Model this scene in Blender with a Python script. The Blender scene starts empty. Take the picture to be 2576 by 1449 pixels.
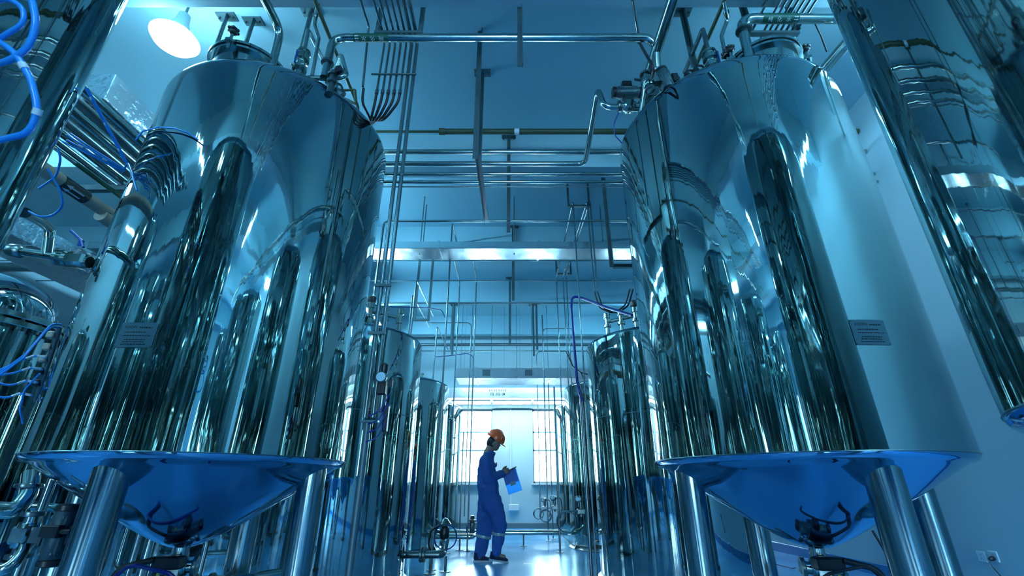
import bpy, bmesh, math, random
from mathutils import Vector, Matrix, noise
R_ = math.radians
random.seed(7)
SC = bpy.context.scene
COL = SC.collection
# ---------------------------------------------------------------- camera
PITCH = R_(23.57); F = 1145.0; CAMZ = 0.95
cd = bpy.data.cameras.new('camera'); cam = bpy.data.objects.new('camera', cd); COL.objects.link(cam)
cam.location = (0, 0, CAMZ); cam.rotation_euler = (math.pi/2+PITCH, 0, 0)
cd.sensor_width = 36; cd.lens = F/2576*36; cd.clip_start = 0.05; cd.clip_end = 200
cd.dof.use_dof = True; cd.dof.focus_distance = 4.2; cd.dof.aperture_fstop = 4.5
SC.camera = cam
# ---------------------------------------------------------------- world, light, exposure
SC.view_settings.view_transform = 'Standard'; SC.view_settings.look = 'None'
SC.view_settings.gamma = 1; SC.view_settings.exposure = 1.22
SC.cycles.use_denoising = True
SC.cycles.max_bounces = 10; SC.cycles.glossy_bounces = 8; SC.cycles.diffuse_bounces = 4
SC.cycles.caustics_reflective = False; SC.cycles.caustics_refractive = False
SC.cycles.sample_clamp_indirect = 6.0
wd = bpy.data.worlds.new('daylight'); SC.world = wd; wd.use_nodes = True
wd.node_tree.nodes['Background'].inputs[0].default_value = (0.62, 0.86, 1.0, 1)
wd.node_tree.nodes['Background'].inputs[1].default_value = 6.0
WALL_Y = 12.7; XL = -9.0; XR = 4.3; YB = -8.0; ZC = 5.35; ZB = 4.81
WINS = [(-7.3, -6.1), (-4.6, -3.4), (-1.78, -0.53), (0.55, 1.80), (2.6, 3.8)]
WZ0, WZ1 = 1.03, 2.88
def area(name, loc, rot, sx, sy, power, col):
    l = bpy.data.lights.new(name, 'AREA'); l.shape = 'RECTANGLE'; l.size = sx; l.size_y = sy
    l.energy = power; l.color = col
    o = bpy.data.objects.new(name, l); COL.objects.link(o); o.location = loc; o.rotation_euler = rot
    return o
for i, (a, b) in enumerate(WINS):
    area('window_daylight', ((a+b)/2, WALL_Y+0.45, (WZ0+WZ1)/2), (-math.pi/2, 0, 0), b-a+.3, WZ1-WZ0+.3, 1000, (0.50, 0.82, 1.0))
ADDED_WINS = [(-6.6, -3.6), (-.95, .75), (2.85, 4.05)]; NZ0, NZ1 = .9, 3.1  # unseen windows added behind the camera to light floor and lower walls
for a, b in ADDED_WINS:
    area('added_near_daylight', ((a+b)/2, YB-.45, (NZ0+NZ1)/2), (math.pi/2, 0, 0), b-a, NZ1-NZ0, (55 if b < 2 else 260)*(b-a), (0.30, 0.70, 1.0))
def P(px, py, X=None, Y=None, Z=None, s=None):
    dx = (px-1288)/F; dz = (724.5-py)/F
    d = Vector((dx, math.cos(PITCH)-dz*math.sin(PITCH), math.sin(PITCH)+dz*math.cos(PITCH)))
    if s is None:
        if Y is not None: s = Y/d.y
        elif X is not None: s = X/d.x
        else: s = (Z-CAMZ)/d.z
    return Vector((0, 0, CAMZ))+d*s
def on_tank(px, py, c, off=0.02, R=0.93):
    d = P(px, py, s=1)-Vector((0, 0, CAMZ))
    a = d.x**2+d.y**2; b = -2*(d.x*c[0]+d.y*c[1]); k = c[0]**2+c[1]**2-(R+off)**2
    q = b*b-4*a*k
    s = (-b-math.sqrt(max(q, 0)))/(2*a)
    return Vector((0, 0, CAMZ))+d*s
# ---------------------------------------------------------------- materials
def mat(name, col, rough=.5, metal=0, bump=None, var=0.0, vscale=3, emit=None, spec=.5, alpha=1, trans=0, rvar=0, coat=0):
    m = bpy.data.materials.new(name); m.use_nodes = True
    nt = m.node_tree; b = nt.nodes['Principled BSDF']
    b.inputs['Base Color'].default_value = (*col, 1); b.inputs['Roughness'].default_value = rough
    b.inputs['Metallic'].default_value = metal; b.inputs['Specular IOR Level'].default_value = spec
    if coat: b.inputs['Coat Weight'].default_value = coat; b.inputs['Coat Roughness'].default_value = .05
    if trans: b.inputs['Transmission Weight'].default_value = trans
    if emit:
        b.inputs['Emission Color'].default_value = (*emit[0], 1); b.inputs['Emission Strength'].default_value = emit[1]
    tc = nt.nodes.new('ShaderNodeTexCoord')
    if var or rvar:
        n = nt.nodes.new('ShaderNodeTexNoise'); n.inputs['Scale'].default_value = vscale; n.inputs['Detail'].default_value = 5
        nt.links.new(tc.outputs['Object'], n.inputs['Vector'])
        if var:
            r = nt.nodes.new('ShaderNodeMix'); r.data_type = 'RGBA'
            r.inputs[6].default_value = (*[c*(1-var) for c in col], 1); r.inputs[7].default_value = (*[min(1, c*(1+var)) for c in col], 1)
            nt.links.new(n.outputs[0], r.inputs[0]); nt.links.new(r.outputs[2], b.inputs['Base Color'])
        if rvar:
            mr = nt.nodes.new('ShaderNodeMapRange'); mr.inputs[1].default_value = .3; mr.inputs[2].default_value = .7
            mr.inputs[3].default_value = max(0, rough-rvar); mr.inputs[4].default_value = rough+rvar
            nt.links.new(n.outputs[0], mr.inputs[0]); nt.links.new(mr.outputs[0], b.inputs['Roughness'])
    if bump:
        prev = None
        for sc, st, dist in bump:
            mp = nt.nodes.new('ShaderNodeMapping'); mp.inputs['Scale'].default_value = sc
            nn = nt.nodes.new('ShaderNodeTexNoise'); nn.inputs['Scale'].default_value = 1; nn.inputs['Detail'].default_value = 1.5
            bp = nt.nodes.new('ShaderNodeBump'); bp.inputs['Strength'].default_value = st; bp.inputs['Distance'].default_value = dist
            nt.links.new(tc.outputs['Object'], mp.inputs[0]); nt.links.new(mp.outputs[0], nn.inputs['Vector'])
            nt.links.new(nn.outputs[0], bp.inputs['Height'])
            if prev: nt.links.new(prev.outputs[0], bp.inputs['Normal'])
            prev = bp
        nt.links.new(prev.outputs[0], b.inputs['Normal'])
    return m
M = {}
M['mirror'] = mat('polished_steel', (.31, .42, .42), .03, 1, bump=[((4.5, 4.5, .22), 1, .005), ((15, 15, .16), 1, .0012), ((45, 45, .4), 1, .0002)], rvar=.012, vscale=2)
M['mirror_head'] = mat('polished_steel_head', (.28, .39, .44), .05, 1, bump=[((3, 3, 3), 1, .006)])
M['cone'] = mat('polished_steel_cone', (.24, .46, .66), .06, 1, bump=[((2.5, 2.5, 2.5), 1, .006)])
M['leg'] = mat('brushed_steel_leg', (.22, .32, .33), .18, 1, bump=[((40, 40, .6), 1, .002)])
M['pipe'] = mat('steel_tube', (.36, .46, .44), .15, 1, bump=[((6, 6, 6), 1, .002)])
M['dull'] = mat('dull_steel', (.16, .22, .23), .3, 1, var=.15, vscale=9)
M['galv'] = mat('galvanised_angle', (.10, .17, .19), .45, .5, var=.2, vscale=14)
M['conduit'] = mat('grey_conduit', (.17, .25, .27), .25, .85, var=.1)
M['wall'] = mat('wall_paint', (.42, .62, .69), .6, bump=[((14, 14, 14), .3, .002)], var=.04, vscale=1.2)
M['ceil'] = mat('ceiling_paint', (.34, .62, .72), .75, bump=[((9, 9, 9), .3, .003)], var=.06, vscale=.8)
M['beam'] = mat('beam_paint', (.36, .62, .71), .75, var=.05, vscale=1)
M['floor'] = mat('epoxy_floor', (.11, .46, .86), .20, 0, var=.10, vscale=1.1, rvar=.08, spec=.8, bump=[((1.6, 1.6, 1), 1, .002)])
M['base_far'] = mat('grey_skirting', (.10, .17, .19), .4, var=.08)
M['base'] = mat('skirting_paint', (.04, .22, .48), .35, var=.08)
M['frame'] = mat('window_frame', (.35, .42, .45), .4, .5)
M['glass'] = mat('window_glass', (.85, .95, 1), .0, trans=1)
M['foil'] = mat('foil_wrap', (.62, .72, .76), .22, .9, bump=[((9, 9, 9), 1, .03), ((30, 30, 30), 1, .006)])
M['wrap'] = mat('grey_wrap', (.40, .50, .55), .55, .1, bump=[((8, 8, 8), 1, .02), ((26, 26, 26), 1, .005)], var=.12, vscale=4)
M['duct'] = mat('galvanised_duct', (.50, .62, .66), .25, .9, bump=[((3, 3, 3), 1, .012)], var=.12, vscale=5)
M['pvc'] = mat('olive_plastic', (.055, .085, .045), .4, var=.1)
M['tan'] = mat('tan_plastic', (.42, .40, .33), .45, var=.08)
M['black'] = mat('black_plastic', (.008, .012, .018), .35, var=.2)
M['rubber'] = mat('black_rubber', (.006, .008, .014), .5, var=.1)
M['grey'] = mat('grey_casting', (.05, .10, .12), .45, .4, var=.1)
M['blue_hose'] = mat('blue_hose', (.03, .36, .95), .25, var=.1)
M['navy_hose'] = mat('navy_hose', (.004, .02, .25), .3, var=.1)
M['tag'] = mat('white_tag', (.75, .85, .9), .4, var=.03)
M['green'] = mat('green_band', (.008, .10, .06), .45, var=.1)
M['white'] = mat('white_plastic', (.70, .82, .88), .35, var=.03)
M['blue'] = mat('blue_handle', (.02, .10, .45), .3, var=.05)
M['lamp'] = mat('lamp_diffuser', (1, 1, 1), .4, emit=((.40, .80, 1.0), 26))
M['lampbody'] = mat('lamp_housing', (.30, .38, .40), .4, .6)
M['tube'] = mat('tube_lamp', (1, 1, 1), .4, emit=((.28, .70, 1.0), 200))
M['farlamp'] = mat('added_strip_diffuser', (1, 1, 1), .4, emit=((.68, .90, 1.0), 25))  # glow of the strips added to brighten the far wall
M['farlamp2'] = mat('strip_tube', (1, 1, 1), .4, emit=((.6, .9, 1.0), 25))
M['plate'] = mat('engraved_plate', (.10, .21, .25), .45, .2, var=.08)
M['ink'] = mat('dark_ink', (.002, .006, .01), .7, var=.05)
M['suit'] = mat('blue_workwear', (.045, .15, .46), .85, bump=[((16, 16, 9), 1, .015), ((90, 90, 90), .5, .002)], var=.15, vscale=6)
M['stripe'] = mat('reflective_tape', (.35, .48, .50), .4, .3, var=.05)
M['skin'] = mat('skin', (.36, .24, .18), .55, var=.08, vscale=8)
M['hair'] = mat('hair', (.012, .014, .018), .6, bump=[((60, 60, 60), 1, .004)], var=.2)
M['helmet'] = mat('orange_shell', (.92, .13, .02), .22, var=.04, coat=.4)
M['shoe'] = mat('dark_canvas', (.008, .02, .07), .7, var=.2, vscale=20)
M['sole'] = mat('white_sole', (.55, .68, .72), .5, var=.05)
M['folder'] = mat('blue_folder', (.015, .30, .9), .5, var=.04, trans=.4)
M['folder2'] = mat('dark_blue_folder_paper', (.008, .20, .72), .5, var=.04, trans=.2)
M['yellow'] = mat('yellow_mark', (.45, .45, .03), .5, var=.05)
M['screen'] = mat('gauge_face', (.55, .80, .90), .3, var=.03)
M['red'] = mat('red_tape', (.7, .03, .04), .5, var=.05)
# ---------------------------------------------------------------- mesh builder
class MB:
    def __init__(s, Mx=None):
        s.bm = bmesh.new(); s.M = Mx or Matrix.Identity(4)
    def v(s, p): return s.bm.verts.new(s.M @ Vector(p))
    def box(s, c, size, rot=None, bev=0):
        hx, hy, hz = [q/2 for q in size]; c = Vector(c)
        R = rot or Matrix.Identity(3)
        if bev <= 0:
            vs = [s.v(c+R @ Vector((x*hx, y*hy, z*hz))) for x in (-1, 1) for y in (-1, 1) for z in (-1, 1)]
            for f in ((0, 1, 3, 2), (4, 6, 7, 5), (0, 4, 5, 1), (2, 3, 7, 6), (0, 2, 6, 4), (1, 5, 7, 3)):
                s.bm.faces.new([vs[i] for i in f])
            return s
        # chamfered: octagonal section prism in xy with bevelled top and bottom
        def ring(z, k):
            x, y = hx-k, hy-k; b = min(bev, x*.9, y*.9)
            return [s.v(c+R @ Vector(q)) for q in ((x, y-b, z), (x-b, y, z), (-x+b, y, z), (-x, y-b, z), (-x, -y+b, z), (-x+b, -y, z), (x-b, -y, z), (x, -y+b, z))]
        rs = [ring(-hz, bev), ring(-hz+bev, 0), ring(hz-bev, 0), ring(hz, bev)]
        for a, b in zip(rs, rs[1:]):
            for i in range(8): s.bm.faces.new((a[i], b[i], b[(i+1) % 8], a[(i+1) % 8]))
        s.bm.faces.new(rs[0]); s.bm.faces.new(rs[3][::-1])
        return s
    def lathe(s, prof, c=(0, 0, 0), seg=32, axis=None, capb=True, capt=True):
        c = Vector(c)
        Q = Matrix.Identity(3) if axis is None else Vector((0, 0, 1)).rotation_difference(Vector(axis)).to_matrix()
        rings = []
        for r, z in prof:
            if r < 1e-6: rings.append([s.v(c+Q @ Vector((0, 0, z)))])
            else: rings.append([s.v(c+Q @ Vector((r*math.cos(2*math.pi*i/seg), r*math.sin(2*math.pi*i/seg), z))) for i in range(seg)])
        for a, b in zip(rings, rings[1:]):
            for i in range(seg):
                j = (i+1) % seg
                if len(a) == 1 and len(b) == 1: continue
                if len(a) == 1: s.bm.faces.new((a[0], b[j], b[i]))
                elif len(b) == 1: s.bm.faces.new((a[i], a[j], b[0]))
                else: s.bm.faces.new((a[i], a[j], b[j], b[i]))
        if capb and len(rings[0]) > 1: s.bm.faces.new(rings[0][::-1])
        if capt and len(rings[-1]) > 1: s.bm.faces.new(rings[-1])
        return s
    def cyl(s, a, b, r, r2=None, seg=20):
        a = Vector(a); b = Vector(b); L = (b-a).length
        return s.lathe([(r, 0), (r if r2 is None else r2, L)], a, seg, (b-a))
    def tube(s, pts, r, bend=0.0, seg=12, r_end=None):
        pts = [Vector(p) for p in pts]
        if bend > 0 and len(pts) > 2:
            out = [pts[0]]
            for i in range(1, len(pts)-1):
                p0, p1, p2 = pts[i-1], pts[i], pts[i+1]
                a = (p0-p1); b = (p2-p1); la, lb = a.length, b.length
                if la < 1e-5 or lb < 1e-5: continue
                a /= la; b /= lb; ang = a.angle(b)
                if ang > math.pi-.02: out.append(p1); continue
                t = min(bend/math.tan(ang/2) if ang > .01 else bend, la*.48, lb*.48)
                q0 = p1+a*t; q2 = p1+b*t
                for k in range(9):
                    u = k/8; out.append(q0.lerp(p1, u).lerp(p1.lerp(q2, u), u))
            out.append(pts[-1]); pts = out
        ps = [pts[0]]
        for p in pts[1:]:
            if (p-ps[-1]).length > 1e-5: ps.append(p)
        pts = ps; rings = []; n = None
        for i, p in enumerate(pts):
            t = (pts[min(i+1, len(pts)-1)]-pts[max(i-1, 0)]).normalized()
            if n is None:
                n = t.orthogonal().normalized()
            else:
                n = (n-t*n.dot(t)).normalized()
            b = t.cross(n)
            rr = r if r_end is None else r+(r_end-r)*i/(len(pts)-1)
            rings.append([s.v(p+n*rr*math.cos(2*math.pi*k/seg)+b*rr*math.sin(2*math.pi*k/seg)) for k in range(seg)])
        for a, b in zip(rings, rings[1:]):
            for i in range(seg): s.bm.faces.new((a[i], a[(i+1) % seg], b[(i+1) % seg], b[i]))
        s.bm.faces.new(rings[0][::-1]); s.bm.faces.new(rings[-1])
        return s
    def torus(s, c, axis, R, r, seg=40, rs=10, a0=0, a1=2*math.pi):
        ax = Vector(axis).normalized(); n = ax.orthogonal().normalized(); b = ax.cross(n); c = Vector(c)
        full = abs(a1-a0-2*math.pi) < 1e-4
        if full:
            rings = []
            for i in range(seg):
                a = 2*math.pi*i/seg; d = n*math.cos(a)+b*math.sin(a)
                rings.append([s.v(c+d*(R+r*math.cos(2*math.pi*k/rs))+ax*r*math.sin(2*math.pi*k/rs)) for k in range(rs)])
            for i in range(seg):
                A = rings[i]; B = rings[(i+1) % seg]
                for k in range(rs): s.bm.faces.new((A[k], B[k], B[(k+1) % rs], A[(k+1) % rs]))
            return s
        return s.tube([c+(n*math.cos(a0+(a1-a0)*i/seg)+b*math.sin(a0+(a1-a0)*i/seg))*R for i in range(seg+1)], r, seg=rs)
    def sphere(s, c, r, sc=(1, 1, 1), rot=None, seg=16):
        c = Vector(c); R = rot or Matrix.Identity(3); n = seg//2; rings = []
        for j in range(n+1):
            th = math.pi*j/n
            if j in (0, n): rings.append([s.v(c+R @ Vector((0, 0, r*sc[2]*math.cos(th))))]); continue
            rings.append([s.v(c+R @ Vector((r*sc[0]*math.sin(th)*math.cos(2*math.pi*i/seg), r*sc[1]*math.sin(th)*math.sin(2*math.pi*i/seg), r*sc[2]*math.cos(th)))) for i in range(seg)])
        for a, b in zip(rings, rings[1:]):
            for i in range(seg):
                j = (i+1) % seg
                if len(a) == 1: s.bm.faces.new((a[0], b[i], b[j]))
                elif len(b) == 1: s.bm.faces.new((a[i], b[0], a[j]))
                else: s.bm.faces.new((a[i], b[i], b[j], a[j]))
        return s
    def cap(s, a, b, ra, rb, seg=16):      # tapered capsule
        a = Vector(a); b = Vector(b); L = (b-a).length
        if L < 1e-4: return s.sphere(a, ra)
        prof = [(0, -ra)]+[(ra*math.cos(t), ra*math.sin(t)) for t in (-1.1, -.7, -.35, 0)]
        prof += [(rb*math.cos(t), L+rb*math.sin(t)) for t in (0, .35, .7, 1.1)]+[(0, L+rb)]
        return s.lathe(prof, a, seg, b-a)
    def prism(s, poly, h, Mx=None):          # poly in xy, extruded h along z of Mx
        Mx = Mx or Matrix.Identity(4)
        a = [s.v(Mx @ Vector((x, y, -h/2))) for x, y in poly]; b = [s.v(Mx @ Vector((x, y, h/2))) for x, y in poly]
        n = len(poly)
        s.bm.faces.new(a[::-1]); s.bm.faces.new(b)
        for i in range(n): s.bm.faces.new((a[i], a[(i+1) % n], b[(i+1) % n], b[i]))
        return s
    def add_mesh(s, me, fn):
        vs = [s.bm.verts.new(fn(v.co)) for v in me.vertices]
        for p in me.polygons:
            try: s.bm.faces.new([vs[i] for i in p.vertices])
            except ValueError: pass
        return s
WLOC = {}
def obj(name, mb, m, parent=None, smooth=40, label=None, cat=None, group=None, kind=None, mods=None):
    bm = mb.bm
    bmesh.ops.recalc_face_normals(bm, faces=bm.faces)
    me = bpy.data.meshes.new(name); loc = Vector((0, 0, 0))
    if parent is None and kind != 'structure':
        xs = [v.co for v in bm.verts]
        loc = Vector(((min(p.x for p in xs)+max(p.x for p in xs))/2, (min(p.y for p in xs)+max(p.y for p in xs))/2, min(p.z for p in xs)))
        bmesh.ops.translate(bm, verts=bm.verts, vec=-loc)
    bm.to_mesh(me); bm.free()
    me.materials.append(M[m] if isinstance(m, str) else m)
    if smooth:
        me.polygons.foreach_set('use_smooth', [True]*len(me.polygons))
        me.set_sharp_from_angle(angle=R_(smooth))
    o = bpy.data.objects.new(name, me); COL.objects.link(o); o.location = loc
    WLOC[o.name] = loc
    if parent is not None:
        o.parent = parent; o.matrix_parent_inverse = Matrix.Translation(-WLOC[parent.name])
        WLOC[o.name] = Vector((0, 0, 0))
    if label: o['label'] = label
    if cat: o['category'] = cat
    if group: o['group'] = group
    if kind: o['kind'] = kind
    return o
def thing(name, label, cat, loc, group=None):
    o = bpy.data.objects.new(name, None); COL.objects.link(o); o.empty_display_size = .1
    o.location = Vector(loc); WLOC[o.name] = Vector(loc)
    o['label'] = label; o['category'] = cat
    if group: o['group'] = group
    return o
def dup(root, loc, label, group=None):
    r = root.copy(); COL.objects.link(r); r.location = loc; r['label'] = label
    if group: r['group'] = group
    def rec(a, b):
        for ch in list(a.children):
            c = ch.copy(); COL.objects.link(c); c.parent = b; rec(ch, c)
    rec(root, r); return r
def struct(name, mb, m): return obj(name, mb, m, kind='structure', smooth=30)
def text_mesh(s, size):
    cu = bpy.data.curves.new('t', 'FONT'); cu.body = s; cu.size = size; cu.align_x = 'CENTER'; cu.align_y = 'CENTER'
    o = bpy.data.objects.new('t', cu); COL.objects.link(o)
    bpy.context.view_layer.update()
    me = bpy.data.meshes.new_from_object(o.evaluated_get(bpy.context.evaluated_depsgraph_get()))
    bpy.data.objects.remove(o); bpy.data.curves.remove(cu)
    return me
def wrap_x(origin, r, ang0, flip=1):      # writing along X on a pipe; ang0: angle of the line of sight around the pipe
    def fn(co):
        a = ang0+flip*co.y/r
        return Vector((origin[0]+flip*co.x, origin[1]-math.cos(a)*r, origin[2]+math.sin(a)*r))
    return fn
# ================================================================ THE SETTING
struct('floor', MB().box(((XL+XR)/2, (YB+WALL_Y)/2, -.05), (XR-XL+.4, WALL_Y-YB+.4, .1)), 'floor')
struct('ceiling', MB().box(((XL+XR)/2, (YB+WALL_Y)/2, ZC+.1), (XR-XL+.4, WALL_Y-YB+.4, .2)), 'ceil')
struct('wall_left', MB().box((XL-.1, (YB+WALL_Y)/2, ZC/2), (.2, WALL_Y-YB+.4, ZC)), 'wall')
struct('wall_right', MB().box((XR+.1, (YB+WALL_Y)/2, ZC/2), (.2, WALL_Y-YB+.4, ZC)), 'wall')
w = MB()
w.box(((XL+XR)/2, YB-.1, NZ0/2), (XR-XL, .2, NZ0)); w.box(((XL+XR)/2, YB-.1, (NZ1+ZC)/2), (XR-XL, .2, ZC-NZ1))
e = [XL]+[q for ab in ADDED_WINS for q in ab]+[XR]
for a, b in zip(e[::2], e[1::2]): w.box(((a+b)/2, YB-.1, (NZ0+NZ1)/2), (b-a, .2, NZ1-NZ0))
struct('wall_near', w, 'wall')
for i, (a, b) in enumerate(ADDED_WINS):  # frames for the added windows behind the camera
    f = MB(); cx = (a+b)/2
    for x in (a+.03, (a+b)/2, b-.03): f.box((x, YB-.1, (NZ0+NZ1)/2), (.05, .06, NZ1-NZ0))
    for z in (NZ0+.03, 2.1, NZ1-.03): f.box((cx, YB-.1, z), (b-a, .06, .05))
    struct('window_%d' % (i+6), f, 'frame')
w = MB()
w.box(((XL+XR)/2, WALL_Y+.12, WZ0/2), (XR-XL, .24, WZ0)); w.box(((XL+XR)/2, WALL_Y+.12, (WZ1+ZC)/2), (XR-XL, .24, ZC-WZ1))
e = [XL]+[q for ab in WINS for q in ab]+[XR]
for a, b in zip(e[::2], e[1::2]): w.box(((a+b)/2, WALL_Y+.12, (WZ0+WZ1)/2), (b-a, .24, WZ1-WZ0))
struct('wall_far', w, 'wall')
for i, (a, b) in enumerate(WINS):
    f = MB(); cx = (a+b)/2; fy = WALL_Y+.12
    for x in (a+.02, b-.02): f.box((x, fy, (WZ0+WZ1)/2), (.04, .06, WZ1-WZ0))
    for z in (WZ0+.02, 1.83, 2.29, WZ1-.02): f.box((cx, fy, z), (b-a, .06, .045))
    wf = struct('window_%d' % (i+1), f, 'frame')
    g = MB().box((cx, fy, (WZ0+WZ1)/2), (b-a-.06, .006, WZ1-WZ0-.06)); obj('pane', g, 'glass', wf)
    sl = MB().box((cx, WALL_Y-.02, WZ0-.02), (b-a+.1, .12, .04)); obj('window_sill', sl, 'white', wf)
for i, y in enumerate([-7.15, -4.75, -2.35, .05, 2.46, 4.86, 7.25, 9.65, 12.05]):
    struct('trim_%d' % (i+1), MB().box(((XL+XR)/2, y+.11, (ZC+ZB)/2), (XR-XL, .22, ZC-ZB)), 'beam')
def skirting(name, c, size, m='base'): struct(name, MB().box(c, size, bev=.008), m)
skirting('baseboard_right', (XR-.01, (YB+WALL_Y)/2, .06), (.03, WALL_Y-YB-.04, .13))
skirting('baseboard_left', (XL+.01, (YB+WALL_Y)/2, .06), (.03, WALL_Y-YB-.04, .13))
skirting('baseboard_far', ((XL+XR)/2, WALL_Y-.01, .06), (XR-XL-.06, .03, .13), 'base_far')
# ================================================================ TANKS
TL = [(-2.14, .50), (-2.14, 3.38), (-2.14, 5.85), (-2.14, 8.70), (-2.14, 11.4)]
TR = [(1.95, .58), (1.95, 3.34), (1.95, 6.0), (1.95, 8.9), (1.95, 11.5)]
R = 0.93
def shell_mb(r, z0, z1, seg=192, rows=36):
    m = MB(); m.lathe([(r, z0+(z1-z0)*i/rows) for i in range(rows+1)], seg=seg, capb=False, capt=False)
    ph = [random.uniform(0, 6.28) for _ in range(8)]
    for v in m.bm.verts:
        a = math.atan2(v.co.y, v.co.x); z = v.co.z
        d = .0016*math.sin(5*a+ph[0]+.5*z)+.0010*math.sin(11*a+ph[1]+.9*z)+.0006*math.sin(19*a+ph[2]-.7*z)+.0008*math.sin(3*z+ph[3]+2*a)
        d *= min(1, (z-z0)*8, (z1-z)*8)
        v.co.x *= 1+d/r; v.co.y *= 1+d/r
    return m
def tank_high(label, c, detail=True, plate=None, knob_dir=1):
    t = thing('storage_tank', label, 'tank', (0, 0, 0), 'tall polished tanks on four legs')
    z0, z1 = 1.12, 3.85
    obj('shell', shell_mb(R, z0, z1), 'mirror', t, smooth=80)
    k = .15
    prof = [(R, z1)]+[(R-k+k*math.cos(a), z1+k*math.sin(a)) for a in [i*R_(66)/10 for i in range(1, 11)]]
    r1, zz = prof[-1]; slope = math.tan(R_(24))
    for i in range(1, 11):
        u = i/10; prof.append((r1*(1-u), zz+slope*r1*.5*(1-(1-u)**2)))
    obj('top_head', MB().lathe(prof, seg=128, capb=False), 'mirror_head', t, smooth=80)
    kb = .045
    pr = [(R, z0)]+[(R-kb+kb*math.cos(a), z0-kb*math.sin(a)) for a in [i*R_(60)/6 for i in range(1, 7)]]
    rb, zb = pr[-1]; apex = .60
    for i in range(1, 25):
        u = i/24; r = rb*(1-u); sm = .16
        pr.append((r, apex-.015+(zb-apex+.03)*(math.sqrt(r*r+sm*sm)-sm)/(math.sqrt(rb*rb+sm*sm)-sm)-.015*0))
    pr = pr[::-1]
    obj('bottom_cone', MB().lathe(pr, seg=128, capt=False), 'cone', t, smooth=80)
    obj('seam_ring', MB().torus((0, 0, z0-.004), (0, 0, 1), R-.001, .004, 128, 6), 'dull', t)
    for dx, dy in ((0, -.75), (.77, 0), (0, .75), (-.75, 0)):
        L = obj('leg', MB().lathe([(.088, .03), (.088, 1.09)], (dx, dy, 0), 40), 'leg', t)
        obj('foot_plate', MB().lathe([(.13, 0), (.13, .03)], (dx, dy, 0), 32), 'dull', L)
        rr = math.hypot(dx, dy)
    # manway
    mx, my = (-.10, -.55)
    mz = 4.05
    mw = obj('manway', MB().lathe([(.27, mz-.12), (.27, mz+.10), (.30, mz+.10), (.30, mz+.125), (.26, mz+.125)], (mx, my, 0), 64), 'pipe', t)
    obj('lid', MB().lathe([(.31, mz+.13), (.31, mz+.155), (.25, mz+.175), (.1, mz+.20), (0, mz+.205)], (mx, my, 0), 64), 'pipe', mw)
    for a in (R_(275), R_(20), R_(140)):
        bx, by = mx+.335*math.cos(a), my+.335*math.sin(a)
        st = obj('clamp_stem', MB().lathe([(.012, mz+.02), (.012, mz+.22)], (bx, by, 0), 12).box((bx, by, mz+.10), (.05, .05, .03)), 'pipe', mw)
        kn = MB(); kn.lathe([(.018, mz+.18), (.030, mz+.19), (.034, mz+.205), (.034, mz+.235), (.02, mz+.25), (0, mz+.25)], (bx, by, 0), 8)
        for q in range(6): kn.sphere((bx+.034*math.cos(q*1.047), by+.034*math.sin(q*1.047), mz+.22), .014, seg=8)
        obj('knob', kn, 'black', mw)
    obj('drain_nozzle', MB().lathe([(.045, apex-.12), (.045, apex+.01), (.062, apex+.01)][:2], (0, 0, 0), 32).lathe([(.07, apex-.12), (.07, apex-.095)], (0, 0, 0), 32), 'pipe', t)
    return t
def tank_low(label, h=2.72):
    t = thing('storage_tank', label, 'tank', (0, 0, 0), 'polished tanks standing on the floor')
    obj('shell', shell_mb(R, .06, h-.05), 'mirror', t, smooth=80)
    k = .05
    prof = [(R, h-.05)]+[(R-k+k*math.cos(a), h-.05+k*math.sin(a)) for a in [i*R_(70)/6 for i in range(1, 7)]]
    r1, zz = prof[-1]
    for i in range(1, 9):
        u = i/8; prof.append((r1*(1-u), zz+.17*(1-(1-u)**2)))
    obj('top_head', MB().lathe(prof, seg=96, capb=False), 'mirror_head', t, smooth=80)
    obj('weld_band', MB().torus((0, 0, 1.72), (0, 0, 1), R, .0025, 128, 6), 'dull', t)
    obj('base_ring', MB().lathe([(R+.035, 0), (R+.035, .012), (R, .03), (R, .06)], seg=96), 'dull', t)
    for q in range(3):
        a = R_(200+q*70)
        Mx = Matrix.Rotation(a, 4, 'Z') @ Matrix.Translation((R+.03, 0, .05)) @ Matrix.Rotation(R_(90), 4, 'X')
        obj('lug', MB().prism([(-.03, -.04), (.03, -.04), (-.03, .06)], .012, Mx), 'dull', t)
    mw = obj('manway', MB().lathe([(.2, h+.02), (.2, h+.17), (.24, h+.17), (.24, h+.2), (.15, h+.225), (0, h+.23)], (.15, -.3, 0), 48), 'pipe', t)
    obj('vent_stub', MB().lathe([(.03, h+.0), (.03, h+.26), (.05, h+.26), (.05, h+.29)], (.35, .25, 0), 24), 'pipe', t)
    return t
proto = tank_high('', None)
def set_tank(o, c, label): o.location = (c[0], c[1], 0); o['label'] = label
set_tank(proto, TL[1], 'big mirror-polished tank on legs in the left row, under the dazzling lamp')
tl0 = dup(proto, (*TL[0], 0), 'out-of-focus polished tank cut off by the left frame edge, blue hose loops on it')
tr1 = dup(proto, (*TR[1], 0), 'big mirror-polished tank on legs in the right row, beside the twin wall sockets')
tr0 = dup(proto, (*TR[0], 0), 'blurred polished tank hanging into the upper right corner of the photo')
tb1 = dup(proto, (-2.14, -2.3, 0), 'polished tank behind the camera in the left row, seen only as reflections')
tb2 = dup(proto, (1.95, -2.2, 0), 'polished tank behind the camera in the right row, seen only as reflections')
for tk in (tr0, tr1, tb2):
    for ch in tk.children:
        if ch.name.startswith('manway'):
            th = R_(62); c_m = Vector((-.10, -.55, 0)); ch.rotation_euler.z = th
            ch.location += Vector((.26, 0, 0))+c_m-Matrix.Rotation(th, 3, 'Z') @ c_m
pl = tank_low('')
ORD = ['second', 'third', 'last']
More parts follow.
